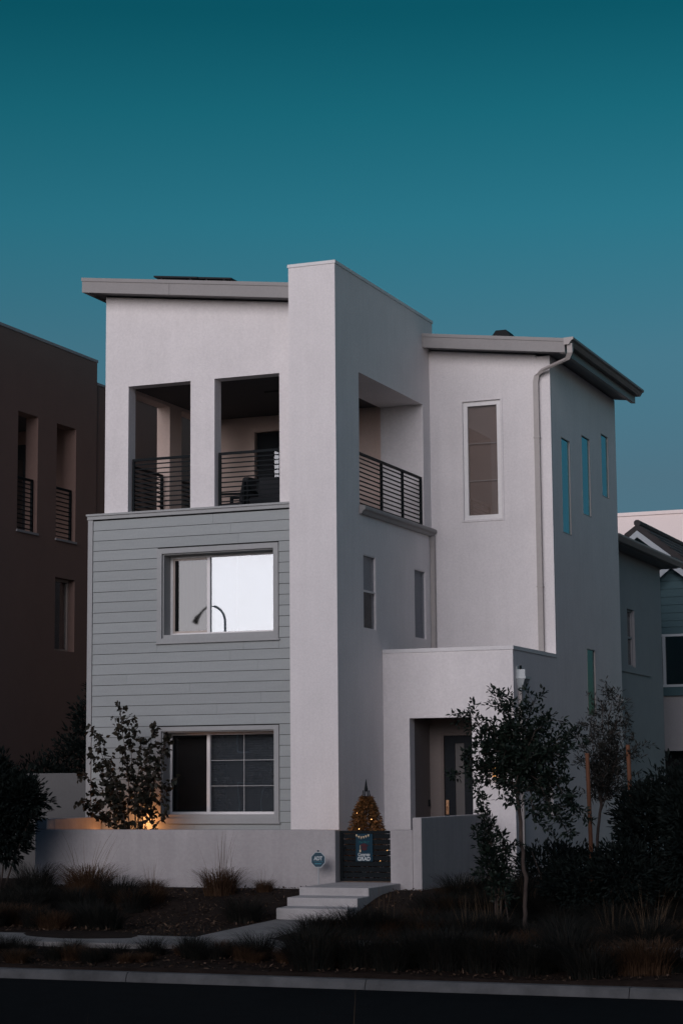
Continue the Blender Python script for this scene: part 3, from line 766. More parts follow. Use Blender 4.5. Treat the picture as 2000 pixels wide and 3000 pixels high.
flag = tag(empty('garden_flag', (0, 0, 0)), 'dark blue graduation banner hanging on the gate reading Congrats GRAD', 'banner')
fb = MB(); fx0, fx1, fz0, fz1, fy = .785, 1.065, .405, .835, -1.235
n = 10
for i in range(n):
    a = fx0+(fx1-fx0)*i/n; b = fx0+(fx1-fx0)*(i+1)/n
    def wv(x): return fy+.004*math.sin((x-fx0)*30)
    fb.hexa([(a,wv(a),fz0),(b,wv(b),fz0),(b,wv(b)+.003,fz0),(a,wv(a)+.003,fz0),(a,wv(a),fz1),(b,wv(b),fz1),(b,wv(b)+.003,fz1),(a,wv(a)+.003,fz1)])
fb.build('cloth', M['banner'], flag)
ty = fy-.0085
text_mesh('lettering', 'You Did It!', .05, (.925, ty, .705), M['banner_teal'], flag, width=.17, bold=.0004, italic=.3)
text_mesh('lettering', 'Congrats', .062, (.922, ty, .507), M['banner_white'], flag, width=.20, bold=.0012, italic=.15)
text_mesh('lettering', 'GRAD', .085, (.922, ty, .447), M['banner_white'], flag, width=.215, bold=.0022)
capm = MB()
capm.poly([(.85, ty, .655), (.925, ty, .69), (1.0, ty, .65), (.93, ty, .615)])
capm.poly([(.885, ty+.001, .63), (.93, ty+.001, .608), (.97, ty+.001, .628), (.972, ty+.001, .585), (.93, ty+.001, .57), (.886, ty+.001, .588)])
capm.build('graduation_cap', M['banner_red'], flag)
MB().box(.858, .864, ty-.002, ty, .585, .655).box(.848, .872, ty-.002, ty, .548, .586).build('tassel', M['banner_cream'], flag)
bn = MB()
for i, (xx, zz) in enumerate([(.80, .822), (.84, .80), (.88, .79), (.92, .795), (.96, .808), (1.0, .823)]):
    bn.poly([(xx-.016, ty-.002, zz), (xx+.016, ty-.002, zz), (xx, ty-.002, zz-.042)])
bn.build('bunting', M['banner_cream'], flag)
MB().tube([(.775, fy, .845), (1.075, fy, .845)], .006).build('hanging_rod', M['black'], flag)

sign = tag(empty('yard_sign', (0, 0, 0)), 'blue octagonal security sign on a thin stake by the garden wall', 'sign')
sx, sy, sz, sr_ = .335, -1.70, .445, .128
def octa(r): return [(sx+r*math.cos(R(22.5+45*i)), sz+r*math.sin(R(22.5+45*i))) for i in range(8)]
MB().prism(octa(sr_), 1, sy, sy+.006).build('border', M['sign_white'], sign)
MB().prism(octa(sr_-.010), 1, sy-.002, sy-.0002).build('face', M['sign_blue'], sign)
text_mesh('lettering', 'ADT', .082, (sx, sy-.0035, sz+.022), M['sign_white'], sign, width=.145, bold=.0035)
text_mesh('lettering', 'SECURITY SERVICES', .02, (sx, sy-.0035, sz-.026), M['sign_pale'], sign, width=.15)
MB().box(sx-.055, sx+.055, sy-.0034, sy-.0022, sz-.068, sz-.054).build('lower_stripe', M['sign_pale'], sign)
MB().tube([(sx, sy+.010, -.15), (sx, sy+.010, sz+.13)], .008).build('stake', M['whiteplastic'], sign)
MB().tube([(sx-.012, sy, sz+.135), (sx+.012, sy, sz+.135)], .012).build('stake_cap', M['sign_blue'], sign)

# ------------------------------------------------------------------ neighbours
nb = tag(empty('taupe_house', (0, 0, 0)), 'dark taupe stucco house in shade left of the white house', 'house')
NX = -7.5
LH = [(2.18, 2.93, 6.51, 8.82), (3.66, 4.44, 6.50, 8.82), (3.66, 4.44, 4.27, 5.72)]
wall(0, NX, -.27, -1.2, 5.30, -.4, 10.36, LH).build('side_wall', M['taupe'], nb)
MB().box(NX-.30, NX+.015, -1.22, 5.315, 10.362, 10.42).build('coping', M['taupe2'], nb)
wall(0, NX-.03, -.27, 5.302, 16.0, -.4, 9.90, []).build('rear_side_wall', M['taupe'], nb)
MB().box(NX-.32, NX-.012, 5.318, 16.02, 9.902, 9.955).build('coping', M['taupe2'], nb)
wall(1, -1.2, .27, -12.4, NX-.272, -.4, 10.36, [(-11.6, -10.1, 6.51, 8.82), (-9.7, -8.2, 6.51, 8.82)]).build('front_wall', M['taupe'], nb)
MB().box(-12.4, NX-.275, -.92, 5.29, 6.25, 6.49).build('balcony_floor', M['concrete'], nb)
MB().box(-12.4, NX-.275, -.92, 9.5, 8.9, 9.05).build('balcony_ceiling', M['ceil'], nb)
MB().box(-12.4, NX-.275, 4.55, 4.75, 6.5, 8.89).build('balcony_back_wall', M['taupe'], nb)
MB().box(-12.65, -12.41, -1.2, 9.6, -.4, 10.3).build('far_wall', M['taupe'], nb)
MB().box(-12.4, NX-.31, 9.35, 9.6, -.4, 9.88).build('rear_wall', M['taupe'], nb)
gd = MB().box(-9.4, -9.0, 4.51, 4.548, 6.5, 8.6).box(-8.78, -8.70, 4.51, 4.548, 6.5, 8.6).box(-9.0, -8.78, 4.51, 4.548, 8.3, 8.6)
gdo = gd.build('balcony_door', M['door'], nb)
MB().box(-9.0, -8.78, 4.52, 4.53, 6.6, 8.3).build('pane', M['glass_w'], gdo)
for h in LH[:2]:
    railing((NX-.10, h[0]+.02), (NX-.10, h[1]-.02), h[2]+.04, h[2]+1.06, 11, (0, 1), nb)
    MB().box(NX-.26, NX+.03, h[0]-.03, h[1]+.03, h[2]-.045, h[2]-.002).build('sill', M['taupe2'], nb)
w_ = empty('window', (0, 0, 0), nb); h = LH[2]
fm = MB(); xa, xb = NX-.20, NX-.14
fm.box(xa, xb, h[0]+.002, h[0]+.05, h[2]+.002, h[3]-.002).box(xa, xb, h[1]-.05, h[1]-.002, h[2]+.002, h[3]-.002).box(xa, xb, h[0]+.05, h[1]-.05, h[3]-.05, h[3]-.002).box(xa, xb, h[0]+.05, h[1]-.05, h[2]+.002, h[2]+.05)
fm.build('frame', M['tanframe'], w_)
MB().box(NX-.175, NX-.169, h[0]+.05, h[1]-.05, h[2]+.05, h[3]-.05).build('pane', M['glass_d'], w_)
MB().box(NX-.25, NX-.245, h[0]+.01, h[1]-.01, h[2]+.01, h[3]-.01).build('blind', M['dark_in'], w_)

rw = tag(empty('grey_house', (0, 0, 0)), 'dim grey stucco house end with long gutter just behind the white house', 'house')
RX = 1.9
RWH = (12.31, 12.98, 4.12, 5.39)
wall(0, RX, -.25, 9.95, 15.63, -.4, 6.62, [RWH]).build('side_wall', M['taupe2'], rw)
MB().box(RX-.26, RX+.03, 9.95, 14.36, 3.975, 4.01).build('trim_band', M['taupe2'], rw)
MB().box(-3.9, RX-.252, 15.4, 15.63, -.4, 6.6).build('rear_wall', M['taupe2'], rw)
MB().box(-3.9, RX-.252, 9.95, 10.15, -.4, 6.6).build('front_wall', M['taupe2'], rw)
rr = MB().prism([(RX+.36, 6.60), (RX+.36, 6.74), (-1.5, 7.55), (-4.2, 6.9), (-4.2, 6.75), (RX, 6.6)], 1, 9.85, 15.93).build('roof', M['soffit'], rw)
MB().prism([(RX+.362, 6.76), (RX+.362, 6.62), (RX+.44, 6.62), (RX+.49, 6.72), (RX+.49, 6.76)], 1, 9.84, 15.97).build('gutter', M['gutter'], rr)
w_ = empty('window', (0, 0, 0), rw); h = RWH
fm = MB(); xa, xb = RX-.12, RX-.06
fm.box(xa, xb, h[0]+.002, h[0]+.045, h[2]+.002, h[3]-.002).box(xa, xb, h[1]-.045, h[1]-.002, h[2]+.002, h[3]-.002).box(xa, xb, h[0]+.045, h[1]-.045, h[3]-.045, h[3]-.002).box(xa, xb, h[0]+.045, h[1]-.045, h[2]+.002, h[2]+.045).box(xa, xb, h[0]+.045, h[1]-.045, 4.75, 4.79)
fm.build('frame', M['taupe2'], w_)
MB().box(RX-.10, RX-.094, h[0]+.045, h[1]-.045, h[2]+.045, h[3]-.045).build('pane', M['glass_d'], w_)
MB().box(RX-.15, RX-.146, h[0]+.003, h[1]-.003, 4.77, h[3]-.003).build('roller_shade', M['curtain'], w_)
MB().box(RX-.15, RX-.146, h[0]+.003, h[1]-.003, h[2]+.003, 4.768).build('blind', M['dark_in'], w_)

# teal house with the white rakes, beyond
th = tag(empty('teal_house', (0, 0, 0)), 'teal lap-sided house with white gable trim and dark tile roof at right edge', 'house')
TY = 20.0
def lap(mb, x0, x1, y, z0, z1, step=.2, clip=None):
    z = z0
    while z < z1:
        zt = min(z+step, z1)
        mb.prism([(y, z), (y-.022, z+.004), (y-.004, zt), (y, zt)], 0, x0, x1) if clip is None else None
        if clip:
            a, b = clip(z), clip(zt)
            mb.hexa([(a[0],y-.022,z),(a[1],y-.022,z),(a[1],y,z),(a[0],y,z),(b[0],y-.004,zt),(b[1],y-.004,zt),(b[1],y,zt),(b[0],y,zt)])
        z = zt
# main (upper) gable: ridge runs back in Y
PX, PZ, S = .43, 7.98, .80
bx = MB().box(-3.0, 7.0, TY+.02, TY+9, -.4, 5.2); bx.build('lower_wall', M['taupe2'], th) if False else None
up = MB(); lap(up, -2, 3, TY, 5.6, PZ-.05, clip=lambda z: (max(-3.4, PX-(PZ-z)/S), min(4.3, PX+(PZ-z)/S)))
up.build('gable_wall', M['teal'], th)
r2 = MB()
for sgn in (-1, 1):
    xe = PX+sgn*3.6; ze = PZ-3.6*S
    r2.hexa([(PX,TY-.35,PZ+.06),(xe,TY-.35,ze+.06),(xe,TY+9,ze+.06),(PX,TY+9,PZ+.06),(PX,TY-.35,PZ+.22),(xe,TY-.35,ze+.22),(xe,TY+9,ze+.22),(PX,TY+9,PZ+.22)])
    for i in range(14):           # tile courses
        a = .05+i*.255; b = a+.30
        r2.hexa([(PX+sgn*a,TY-.33,PZ-a*S+.225),(PX+sgn*b,TY-.33,PZ-b*S+.225),(PX+sgn*b,TY+8.9,PZ-b*S+.225),(PX+sgn*a,TY+8.9,PZ-a*S+.225),(PX+sgn*a,TY-.33,PZ-a*S+.235),(PX+sgn*b,TY-.33,PZ-b*S+.265),(PX+sgn*b,TY+8.9,PZ-b*S+.265),(PX+sgn*a,TY+8.9,PZ-a*S+.235)])
r2.tube([(PX, TY-.36, PZ+.25), (PX, TY+9, PZ+.25)], .09)
roof2 = r2.build('roof', M['tile'], th)
def rake(px, pz, s, L, y, name='rake_board'):
    for sgn in (-1, 1):
        mb = MB().hexa([(px,y,pz-.12),(px+sgn*L,y,pz-L*s-.12),(px+sgn*L,y+.05,pz-L*s-.12),(px,y+.05,pz-.12),(px,y,pz+.05),(px+sgn*L,y,pz-L*s+.05),(px+sgn*L,y+.05,pz-L*s+.05),(px,y+.05,pz+.05)])
        mb.build(name, M['white_trim'], th)
rake(PX, PZ, S, 1.25, TY-.40)
# lower front gable with the window row
QX, QZ, QY = 1.55, 7.02, TY-1.2
lo = MB(); lap(lo, -3, 6, QY, 4.02, QZ-.05, clip=lambda z: (max(-1.2, QX-(QZ-z)/S), min(4.3, QX+(QZ-z)/S)))
# leave the window row out of the siding
lo = MB()
lap(lo, -1.2, 4.3, QY, 5.24, 5.6)
lap(lo, 0, 0, QY, 5.6, QZ-.05, clip=lambda z: (max(-1.2, QX-(QZ-z)/S), min(4.3, QX+(QZ-z)/S)))
lo.box(-1.2, .60, QY-.02, QY, 3.98, 5.24)
lo.build('front_siding', M['teal'], th)
rake(QX, QZ, S, 1.6, QY-.36)
r3 = MB()
for sgn in (-1, 1):
    xe = QX+sgn*2.4; ze = QZ-2.4*S
    r3.hexa([(QX,QY-.3,QZ+.06),(xe,QY-.3,ze+.06),(xe,TY,ze+.06),(QX,TY,QZ+.06),(QX,QY-.3,QZ+.2),(xe,QY-.3,ze+.2),(xe,TY,ze+.2),(QX,TY,QZ+.2)])
r3.build('porch_roof', M['tile'], th)
w_ = empty('window', (0, 0, 0), th)
fm = MB(); fx = .62
for i in range(4):
    x_ = fx+i*.58
    fm.box(x_, x_+.07, QY-.05, QY+.02, 4.0, 5.2)
fm.box(fx, fx+1.82, QY-.055, QY+.02, 5.2, 5.26).box(fx, fx+1.82, QY-.055, QY+.02, 3.94, 4.0)
fm.build('frame', M['white_trim'], w_)
MB().box(fx+.05, fx+1.75, QY-.01, QY-.004, 4.0, 5.2).build('pane', M['glass_d'], w_)
MB().box(fx+.05, fx+1.75, QY+.1, QY+.11, 4.0, 5.2).build('blind', M['dark_in'], w_)
MB().box(-1.2, 4.3, QY-.09, QY+.02, 3.72, 3.935).build('sill_band', M['teal'], th)
MB().box(-1.2, 4.3, QY, QY+.2, 2.35, 3.715).build('lower_wall', M['taupe2'], th)
MB().box(-1.2, .75, QY, QY+.2, -.4, 2.348).build('lower_wall', M['taupe2'], th)
MB().box(-3.2, 4.3, TY+.02, TY+8.5, -.4, 5.6).build('main_wall', M['dark_in'], th)

pb = tag(empty('pale_building', (0, 0, 0)), 'pale flat-topped stucco building standing behind the tile roof', 'building')
MB().box(-16, 8, 36, 46, -.4, 10.62).build('wall', M['pale'], pb)
MB().box(-16.05, 8.05, 35.95, 46.05, 10.622, 10.74).build('coping', M['pale'], pb)

# ------------------------------------------------------------------ across the street: the windows mirror these roofs and trees
def far_house(x, y, w, d, h, label, mt):
    o = tag(empty('facing_house', (x, y, -.6)), label, 'house', 'houses across the street')
    MB().box(-w/2, w/2, -d/2, d/2, 0, h).build('wall', mt, o)
    a = h-.05; p = h+1.5
    MB().prism([(-d/2-.4, a), (d/2+.4, a), (d/2+.4, a+.12), (0, p), (-d/2-.4, a+.12)], 0, -w/2-.4, w/2+.4).build('roof', M['tile'], o)
    for k, u in enumerate(np.linspace(-w/2+1.6, w/2-1.6, 3)):
        for z0 in (.9, 3.6):
            f = MB()
            f.box(u-.6, u-.54, d/2, d/2+.05, z0, z0+1.4).box(u+.54, u+.6, d/2, d/2+.05, z0, z0+1.4).box(u-.54, u+.54, d/2, d/2+.05, z0, z0+.06).box(u-.54, u+.54, d/2, d/2+.05, z0+1.34, z0+1.4)
            q = f.build('window', M['white_trim'], o)
            MB().box(u-.54, u+.54, d/2+.005, d/2+.015, z0+.06, z0+1.34).build('pane', M['solar'], q)
    return o
for x, w, h, l, mt in ((-40, 12, 5.6, 'grey gabled house farthest left across the street', M['taupe2']), (-24, 12, 5.4, 'taupe gabled house across the street, second from the left', M['taupe']),
                       (-8, 12, 5.7, 'grey gabled house straight across the street', M['taupe2']), (8, 12, 5.4, 'taupe gabled house across the street behind the camera', M['taupe']), (24, 12, 5.6, 'grey gabled house farthest right across the street', M['taupe2'])):
    far_house(x, -52, w, 9, h, l, mt)
rn = tag(empty('side_light_blocker', (0, 0, 0)), 'plain block added out of view on the right, shading the side walls', 'house')  # unseen block added to cut sky light low on the side walls
MB().box(9.5, 17, -1, 13, -.4, 8.6).build('wall', M['taupe2'], rn)
MB().box(9.45, 17.05, -1.05, 13.05, 8.602, 8.7).build('coping', M['cap'], rn)

# ------------------------------------------------------------------ plants
def branch_tree(name, label, cat, base, limbs, r0, bark, leafmat, leaf, group=None, crown_name='crown', seed=1, twig=.22, dens=26, droop=-.2, shape='leaf', spread=.16, extra=None):
    """limbs: list of polylines (world). Leaves sit along the outer part of each limb and on its side twigs."""
    g = np.random.default_rng(seed)
    o = tag(empty(name, base), label, cat, group)
    B = Vector(base); mb = MB(); P = []; D = []; N_ = []
    def put(p, d, k):
        for _ in range(k):
            v = g.normal(0, 1, 3); v /= np.linalg.norm(v)
            dd = np.array(d)*.6 + v*.9 + np.array([0, 0, droop])
            P.append(np.array(p) + v*spread*.35*g.random()); D.append(dd); nn = g.normal(0, .6, 3) + np.array([0, -.2, .8]); N_.append(nn)
    for pts, ra, rb_, leafy in limbs:
        pts = [Vector(p)-B for p in pts]
        # resample with a little wander
        fine = []
        for a, b in zip(pts[:-1], pts[1:]):
            n = max(2, int((b-a).length/.12))
            for i in range(n): fine.append(a.lerp(b, i/n))
        fine.append(pts[-1])
        fine = [p + Vector(g.normal(0, .012, 3)) if 0 < i < len(fine)-1 else p for i, p in enumerate(fine)]
        rad = [ra+(rb_-ra)*i/(len(fine)-1) for i in range(len(fine))]
        mb.tube(fine, rad, 6)
        if leafy <= 0: continue
        n = len(fine); s0 = int(n*(1-leafy))
        for i in range(s0, n):
            p = fine[i]; d = (fine[min(i+1, n-1)]-fine[max(i-1, 0)]).normalized()
            put(p, d, max(1, int(dens*.12)))
            for _ in range(2):
                v = Vector(g.normal(0, 1, 3)); v -= v.dot(d)*d*.4; v.normalize()
                v = (v + d*.5 + Vector((0, 0, .15))).normalized(); L = twig*(.4+.8*g.random())
                q = p + v*L; mid = p.lerp(q, .5)+Vector((0, 0, .01))
                mb.tube([p, mid, q], [rb_*.7+.0015, rb_*.5+.001, .001], 4, cap=False)
                for t in np.linspace(.35, 1, 5): put(p.lerp(q, float(t)), v, max(1, int(dens*.08)))
    mb.build('trunk', bark, o, smooth=True)
    P = np.array(P); D = np.array(D); N_ = np.array(N_); n = len(P)
    ln = leaf[0]*(.65+.6*g.random(n)); wd = leaf[1]*(.7+.5*g.random(n))
    leaf_object(crown_name, P, D, N_, ln, wd, leafmat, o, g.random(n), .14, shape)
    return o

def shrub(name, label, cat, base, blobs, leafmat, leaf, n, group=None, seed=3, shape='leaf', stems=6, spray=.25):
    """foliage scattered through the volume of several lobes, denser outside, with sprays that stick out"""
    g = np.random.default_rng(seed); o = tag(empty(name, base), label, cat, group); B = np.array(base)
    P = []; D = []
    vol = np.array([b[3]*b[4]*b[5] for b in blobs]); vol = vol**.67/(vol**.67).sum()
    for b, f in zip(blobs, vol):
        k = int(n*f); c = np.array(b[:3])-B; r = np.array(b[3:6])
        clumps = max(6, k//18)
        v = g.normal(0, 1, (clumps, 3)); v /= np.linalg.norm(v, axis=1, keepdims=True)
        rad = .45+.55*g.random((clumps, 1))**.6 + spray*(g.random((clumps, 1)) > .8)*g.random((clumps, 1))
        cc = c + v*rad*r
        for q, vv in zip(cc, v):
            m_ = 18; w = g.normal(0, 1, (m_, 3)); w /= np.linalg.norm(w, axis=1, keepdims=True)
            P.append(q + w*g.random((m_, 1))*leaf[0]*1.6); D.append(vv*.8 + w*.8 + np.array([0, 0, .25]))
    P = np.concatenate(P); D = np.concatenate(D); m_ = len(P)
    Nn = g.normal(0, .7, (m_, 3)) + np.array([0, -.1, .7])
    mb = MB()
    for i in range(stems):
        b = blobs[i % len(blobs)]; c = Vector(b[:3])-Vector(base)
        e = c + Vector(g.normal(0, .25, 3)); s0 = Vector((g.normal(0, .05), g.normal(0, .05), -.1))
        mb.tube([s0, s0.lerp(e, .5)+Vector(g.normal(0, .05, 3)), e], [.018, .013, .005], 5)
    mb.build('stem', M['bark'], o, smooth=True)
    leaf_object('foliage', P, D, Nn, leaf[0]*(.6+.7*g.random(m_)), leaf[1]*(.7+.5*g.random(m_)), leafmat, o, g.random(m_), .14, shape)
    return o

# courtyard redbud with several stems
b0 = (-3.62, -.30, .02)
ends = [(-3.92,-.28,2.90),(-3.78,-.25,2.66),(-4.36,-.4,2.52),(-4.46,-.3,2.12),(-2.96,-.35,2.42),(-3.12,-.2,2.20),(-4.58,-.3,1.82),(-4.55,-.35,1.40),(-4.45,-.45,1.22),(-2.95,-.25,1.66),(-2.98,-.4,1.12),(-3.28,-.3,2.52),(-3.60,-.1,2.35),(-4.0,-.5,1.95),(-3.2,-.5,1.60),(-4.15,-.3,1.60)]
limbs = []
for i, e in enumerate(ends):
    e = Vector(e); b = Vector(b0)+Vector((rnd.uniform(-.06,.06), rnd.uniform(-.05,.05), 0))
    k = b.lerp(e, .45); k.z += .22; k.x = b.x+(e.x-b.x)*.28
    limbs.append(([b, k, e], .016, .004, .52))
branch_tree('courtyard_tree', 'multi-stemmed broad-leaved small tree in the courtyard before the siding', 'tree', b0, limbs, .02, M['bark'], M['leaf_redbud'], (.080, .076), seed=11, twig=.19, dens=22, droop=-.75, shape='heart', spread=.1)

# holly-like street tree on the right
def limbset(base, fork, ends, rtrunk, leafy=.6, seed=0, stem=None):
    r = random.Random(seed); out = [([base] + (stem or []) + [fork], rtrunk, rtrunk*.62, 0)]
    for e in ends:
        e = Vector(e); f = Vector(fork); k = f.lerp(e, .5); k.z += .08*r.uniform(-.4, 1.2); k.x += r.uniform(-.06, .06)
        s = Vector(stem[-1]).lerp(f, r.random()) if stem else f
        out.append(([s, k, e], rtrunk*.34, .003, leafy))
    return out
hb = (4.33, -3.9, -.42)
hends = [(3.50,-4.0,2.56),(3.66,-3.8,2.42),(4.02,-3.9,2.84),(4.12,-4.0,2.66),(3.72,-3.9,2.20),(3.64,-4.1,1.95),(3.60,-3.8,1.72),(3.70,-3.9,1.52),(3.95,-4.2,2.05),(4.10,-3.7,2.30),(4.30,-3.9,2.48),(4.55,-4.0,2.70),(4.62,-3.8,2.40),(4.82,-4.1,2.46),(4.95,-3.9,2.22),(5.16,-3.9,2.24),(5.05,-4.2,1.95),(4.75,-3.7,2.0),(4.5,-4.2,1.85),(4.35,-3.8,1.70),(4.9,-3.9,1.70),(5.05,-4.0,1.42),(5.20,-3.8,1.15),(4.78,-4.1,1.30),(4.55,-3.9,1.05),(4.92,-3.8,.95),(4.25,-4.2,1.35),(4.05,-3.9,1.62),(3.90,-3.8,1.85),(3.40,-4.0,1.74)]
L = limbset(hb, (4.26, -3.9, 2.0), hends, .034, .72, 2, stem=[(4.34,-3.9,.3), (4.30,-3.92,.9), (4.26,-3.9,1.35)])
for e, x in (((3.78,-4.1,1.28), 4.05), ((3.88,-4.1,1.0), 4.05), ((3.72,-4.05,.82), 3.95), ((3.95,-4.0,.62), 4.0), ((4.10,-4.1,.85), 4.12), ((4.02,-3.95,.40), 4.0)):
    L.append(([(x, -4.0, -.42), (x-.04, -4.05, .25), e], .012, .003, .55))
branch_tree('street_tree', 'young tree with glossy dark leaves and bare thin trunk before the porch', 'tree', hb, L, .03, M['bark'], M['leaf_holly'], (.078, .042), seed=4, twig=.22, dens=58, droop=.1, spread=.2)

# slender-leaved staked tree further right
ob = (4.62, -.95, -.2)
oends = [(4.88,-1.0,2.98),(4.72,-1.0,2.80),(5.02,-1.0,2.78),(4.52,-.9,2.66),(4.36,-1.0,2.30),(4.58,-1.1,2.36),(4.85,-.9,2.45),(5.10,-1.0,2.40),(5.28,-1.0,2.16),(5.18,-1.1,1.95),(4.95,-.9,1.95),(4.68,-1.0,1.90),(4.42,-1.0,1.92),(5.05,-1.0,1.62),(4.75,-1.1,1.55),(4.52,-.9,1.45),(5.2,-1.0,1.5)]
L = limbset(ob, (4.72, -.98, 1.6), oends, .03, .75, 5, stem=[(4.60,-.95,.3), (4.60,-.95,.75), (4.66,-.97,1.15)])
branch_tree('staked_tree', 'slender-leaved young tree held between two wooden stakes by the side wall', 'tree', ob, L, .03, M['bark'], M['leaf_olive'], (.085, .020), seed=9, twig=.22, dens=52, droop=.05, shape='slim', spread=.15)
tag(MB().tube([(4.62, -1.35, -.4), (4.60, -1.35, .9), (4.58, -1.35, 2.04)], .032, 10).build('tree_stake', M['stake'], smooth=False), 'left wooden stake beside the slender-leaved tree', 'stake', 'stakes of the slender-leaved tree')
tag(MB().tube([(5.20, -1.2, -.4), (5.20, -1.2, .9), (5.17, -1.2, 2.16)], .032, 10).build('tree_stake', M['stake'], smooth=False), 'right wooden stake beside the slender-leaved tree', 'stake', 'stakes of the slender-leaved tree')

# dark shrubs
SB = 'dark shrubs in the right-hand bed'
shrub('dark_shrub', 'tall very dark rounded shrub right of the staked tree', 'shrub', (5.75, -1.9, -.3), [(5.75,-1.9,.75,.55,.5,.85),(5.45,-1.8,1.05,.35,.4,.5),(6.1,-2.0,1.35,.4,.4,.5)], M['leaf_dark'], (.095, .040), 8200, SB, 21)
shrub('dark_shrub', 'dark spiky shrub at the right edge of the picture below the teal house', 'shrub', (6.5, -2.6, -.35), [(6.5,-2.6,.85,.55,.5,1.0),(6.75,-2.7,1.5,.4,.4,.45)], M['leaf_dark'], (.10, .040), 7200, SB, 22)
shrub('dark_shrub', 'low dark shrub at the foot of the porch side wall', 'shrub', (3.75, -.6, -.2), [(3.7,-.6,.25,.55,.4,.45),(4.25,-.8,.2,.5,.4,.4)], M['leaf_dark'], (.085, .038), 4800, SB, 23)
shrub('dark_shrub', 'broad low shrub in deep shade between the thin-trunked tree and the staked tree', 'shrub', (5.0, -2.8, -.35), [(5.0,-2.8,.15,.7,.5,.45),(5.5,-3.0,.3,.5,.4,.5)], M['leaf_dark'], (.085, .038), 5200, SB, 24)
shrub('leafy_bush', 'big dark bush cut by the left edge of the picture', 'bush', (-4.95, -2.5, -.2), [(-4.95,-2.5,1.15,.62,.5,.75),(-4.75,-2.45,1.35,.55,.45,.5),(-4.45,-2.5,1.45,.34,.3,.34),(-5.2,-2.5,1.7,.5,.4,.5),(-4.8,-2.5,.75,.3,.4,.4)], M['leaf_dark'], (.10, .042), 11000, None, 25)
shrub('shade_shrub', 'tall dark conifer-like shrub in the gap behind the boundary wall', 'shrub', (-6.0, 2.2, -.2), [(-6.0,2.2,1.6,.75,.5,1.3),(-5.75,2.2,2.6,.45,.4,.8),(-5.6,2.2,3.2,.22,.25,.55),(-6.7,2.0,1.3,.7,.5,.95)], M['leaf_dark'], (.11, .045), 9500, None, 26)

# russet obelisk shrub wound with fairy lights
cb_ = (.66, -.45, .085)
cone = tag(empty('topiary_shrub', cb_), 'cone-shaped russet shrub on a black obelisk, glowing with fairy lights behind the gate', 'shrub')
g = np.random.default_rng(31); n = 7600
t = g.random(n)**.9; hh = 1.30*t; rr_ = (.42*(1-t)**.72+.05)*(.30+.75*g.random(n)); aa = g.random(n)*2*np.pi
P = np.stack([rr_*np.cos(aa), rr_*np.sin(aa), hh+.02], 1); D = np.stack([np.cos(aa), np.sin(aa), .2-g.random(n)*.9], 1)+g.normal(0, .35, (n, 3))
leaf_object('foliage', P, D, g.normal(0, .6, (n, 3))+np.array([0, 0, .8]), .062*(.6+.7*g.random(n)), .026*(.7+.6*g.random(n)), M['leaf_cone'], cone, g.random(n))
ob_ = MB()
for sx_, sy_ in ((-1,-1),(1,-1),(1,1),(-1,1)):
    ob_.tube([(sx_*.22, sy_*.22, 0), (sx_*.035, sy_*.035, 1.42)], .009, 6)
for z_ in (.3, .65, 1.0, 1.25):
    q = .22-.185*z_/1.42
    ob_.tube([(-q,-q,z_),(q,-q,z_),(q,q,z_),(-q,q,z_),(-q,-q,z_)], .006, 5)
ob_.tube([(0,0,1.40),(0,0,1.45),(0,0,1.50),(0,0,1.60)], [.030,.028,.018,.004], 8)
ob_.build('obelisk', M['black'], cone)
fb_ = MB()
for i in range(22):
    z_ = .06+1.10*i/22; a = i*2.4; q = (.37*(1-z_/1.3)**.62+.03)*1.06
    c = (q*math.cos(a), q*math.sin(a), z_)
    fb_.tube([(c[0],c[1],c[2]-.006),(c[0],c[1],c[2]),(c[0],c[1],c[2]+.006)], [.003,.0055,.003], 6)
fb_.build('fairy_lights', M['bulb'], cone)
def point(name, loc, w, col, parent, r=.03):
    l = bpy.data.lights.new(name, 'POINT'); l.energy = w; l.color = col; l.shadow_soft_size = r
    o = bpy.data.objects.new(name, l); COL.objects.link(o); o.location = loc; o.parent = parent; return o
for (dx, dy, dz, w) in ((-.34,-.50,.95,.6),(.36,-.50,.80,.6),(0,-.50,1.30,.5)):
    point('fairy_light_glow', (dx, dy, dz), w, (1, .50, .18), cone)

# landscape lamp at the foot of the courtyard tree
lamp = tag(empty('garden_spotlight', (-3.80, .24, 0)), 'small warm garden spotlight glowing at the foot of the courtyard tree', 'lamp')
MB().tube([(0,0,0),(0,0,.5),(0,.02,.62)], .014, 8).build('stem', M['black'], lamp)
MB().tube([(0,.0,.60),(0,.03,.68),(0,.06,.74)], [.02,.035,.04], 10, cap=False).build('shade', M['black'], lamp)
MB().tube([(0,.03,.69),(0,.045,.70)], .028, 10).build('bulb', M['bulb'], lamp)
point('spot_glow', (.0, .03, .97), 5.0, (1, .38, .12), lamp, .03)
point('spot_glow', (.02, -.30, .55), .9, (1, .38, .12), lamp, .03)
point('spot_glow', (-.82, .02, .70), 1.0, (1, .38, .12), lamp, .04)

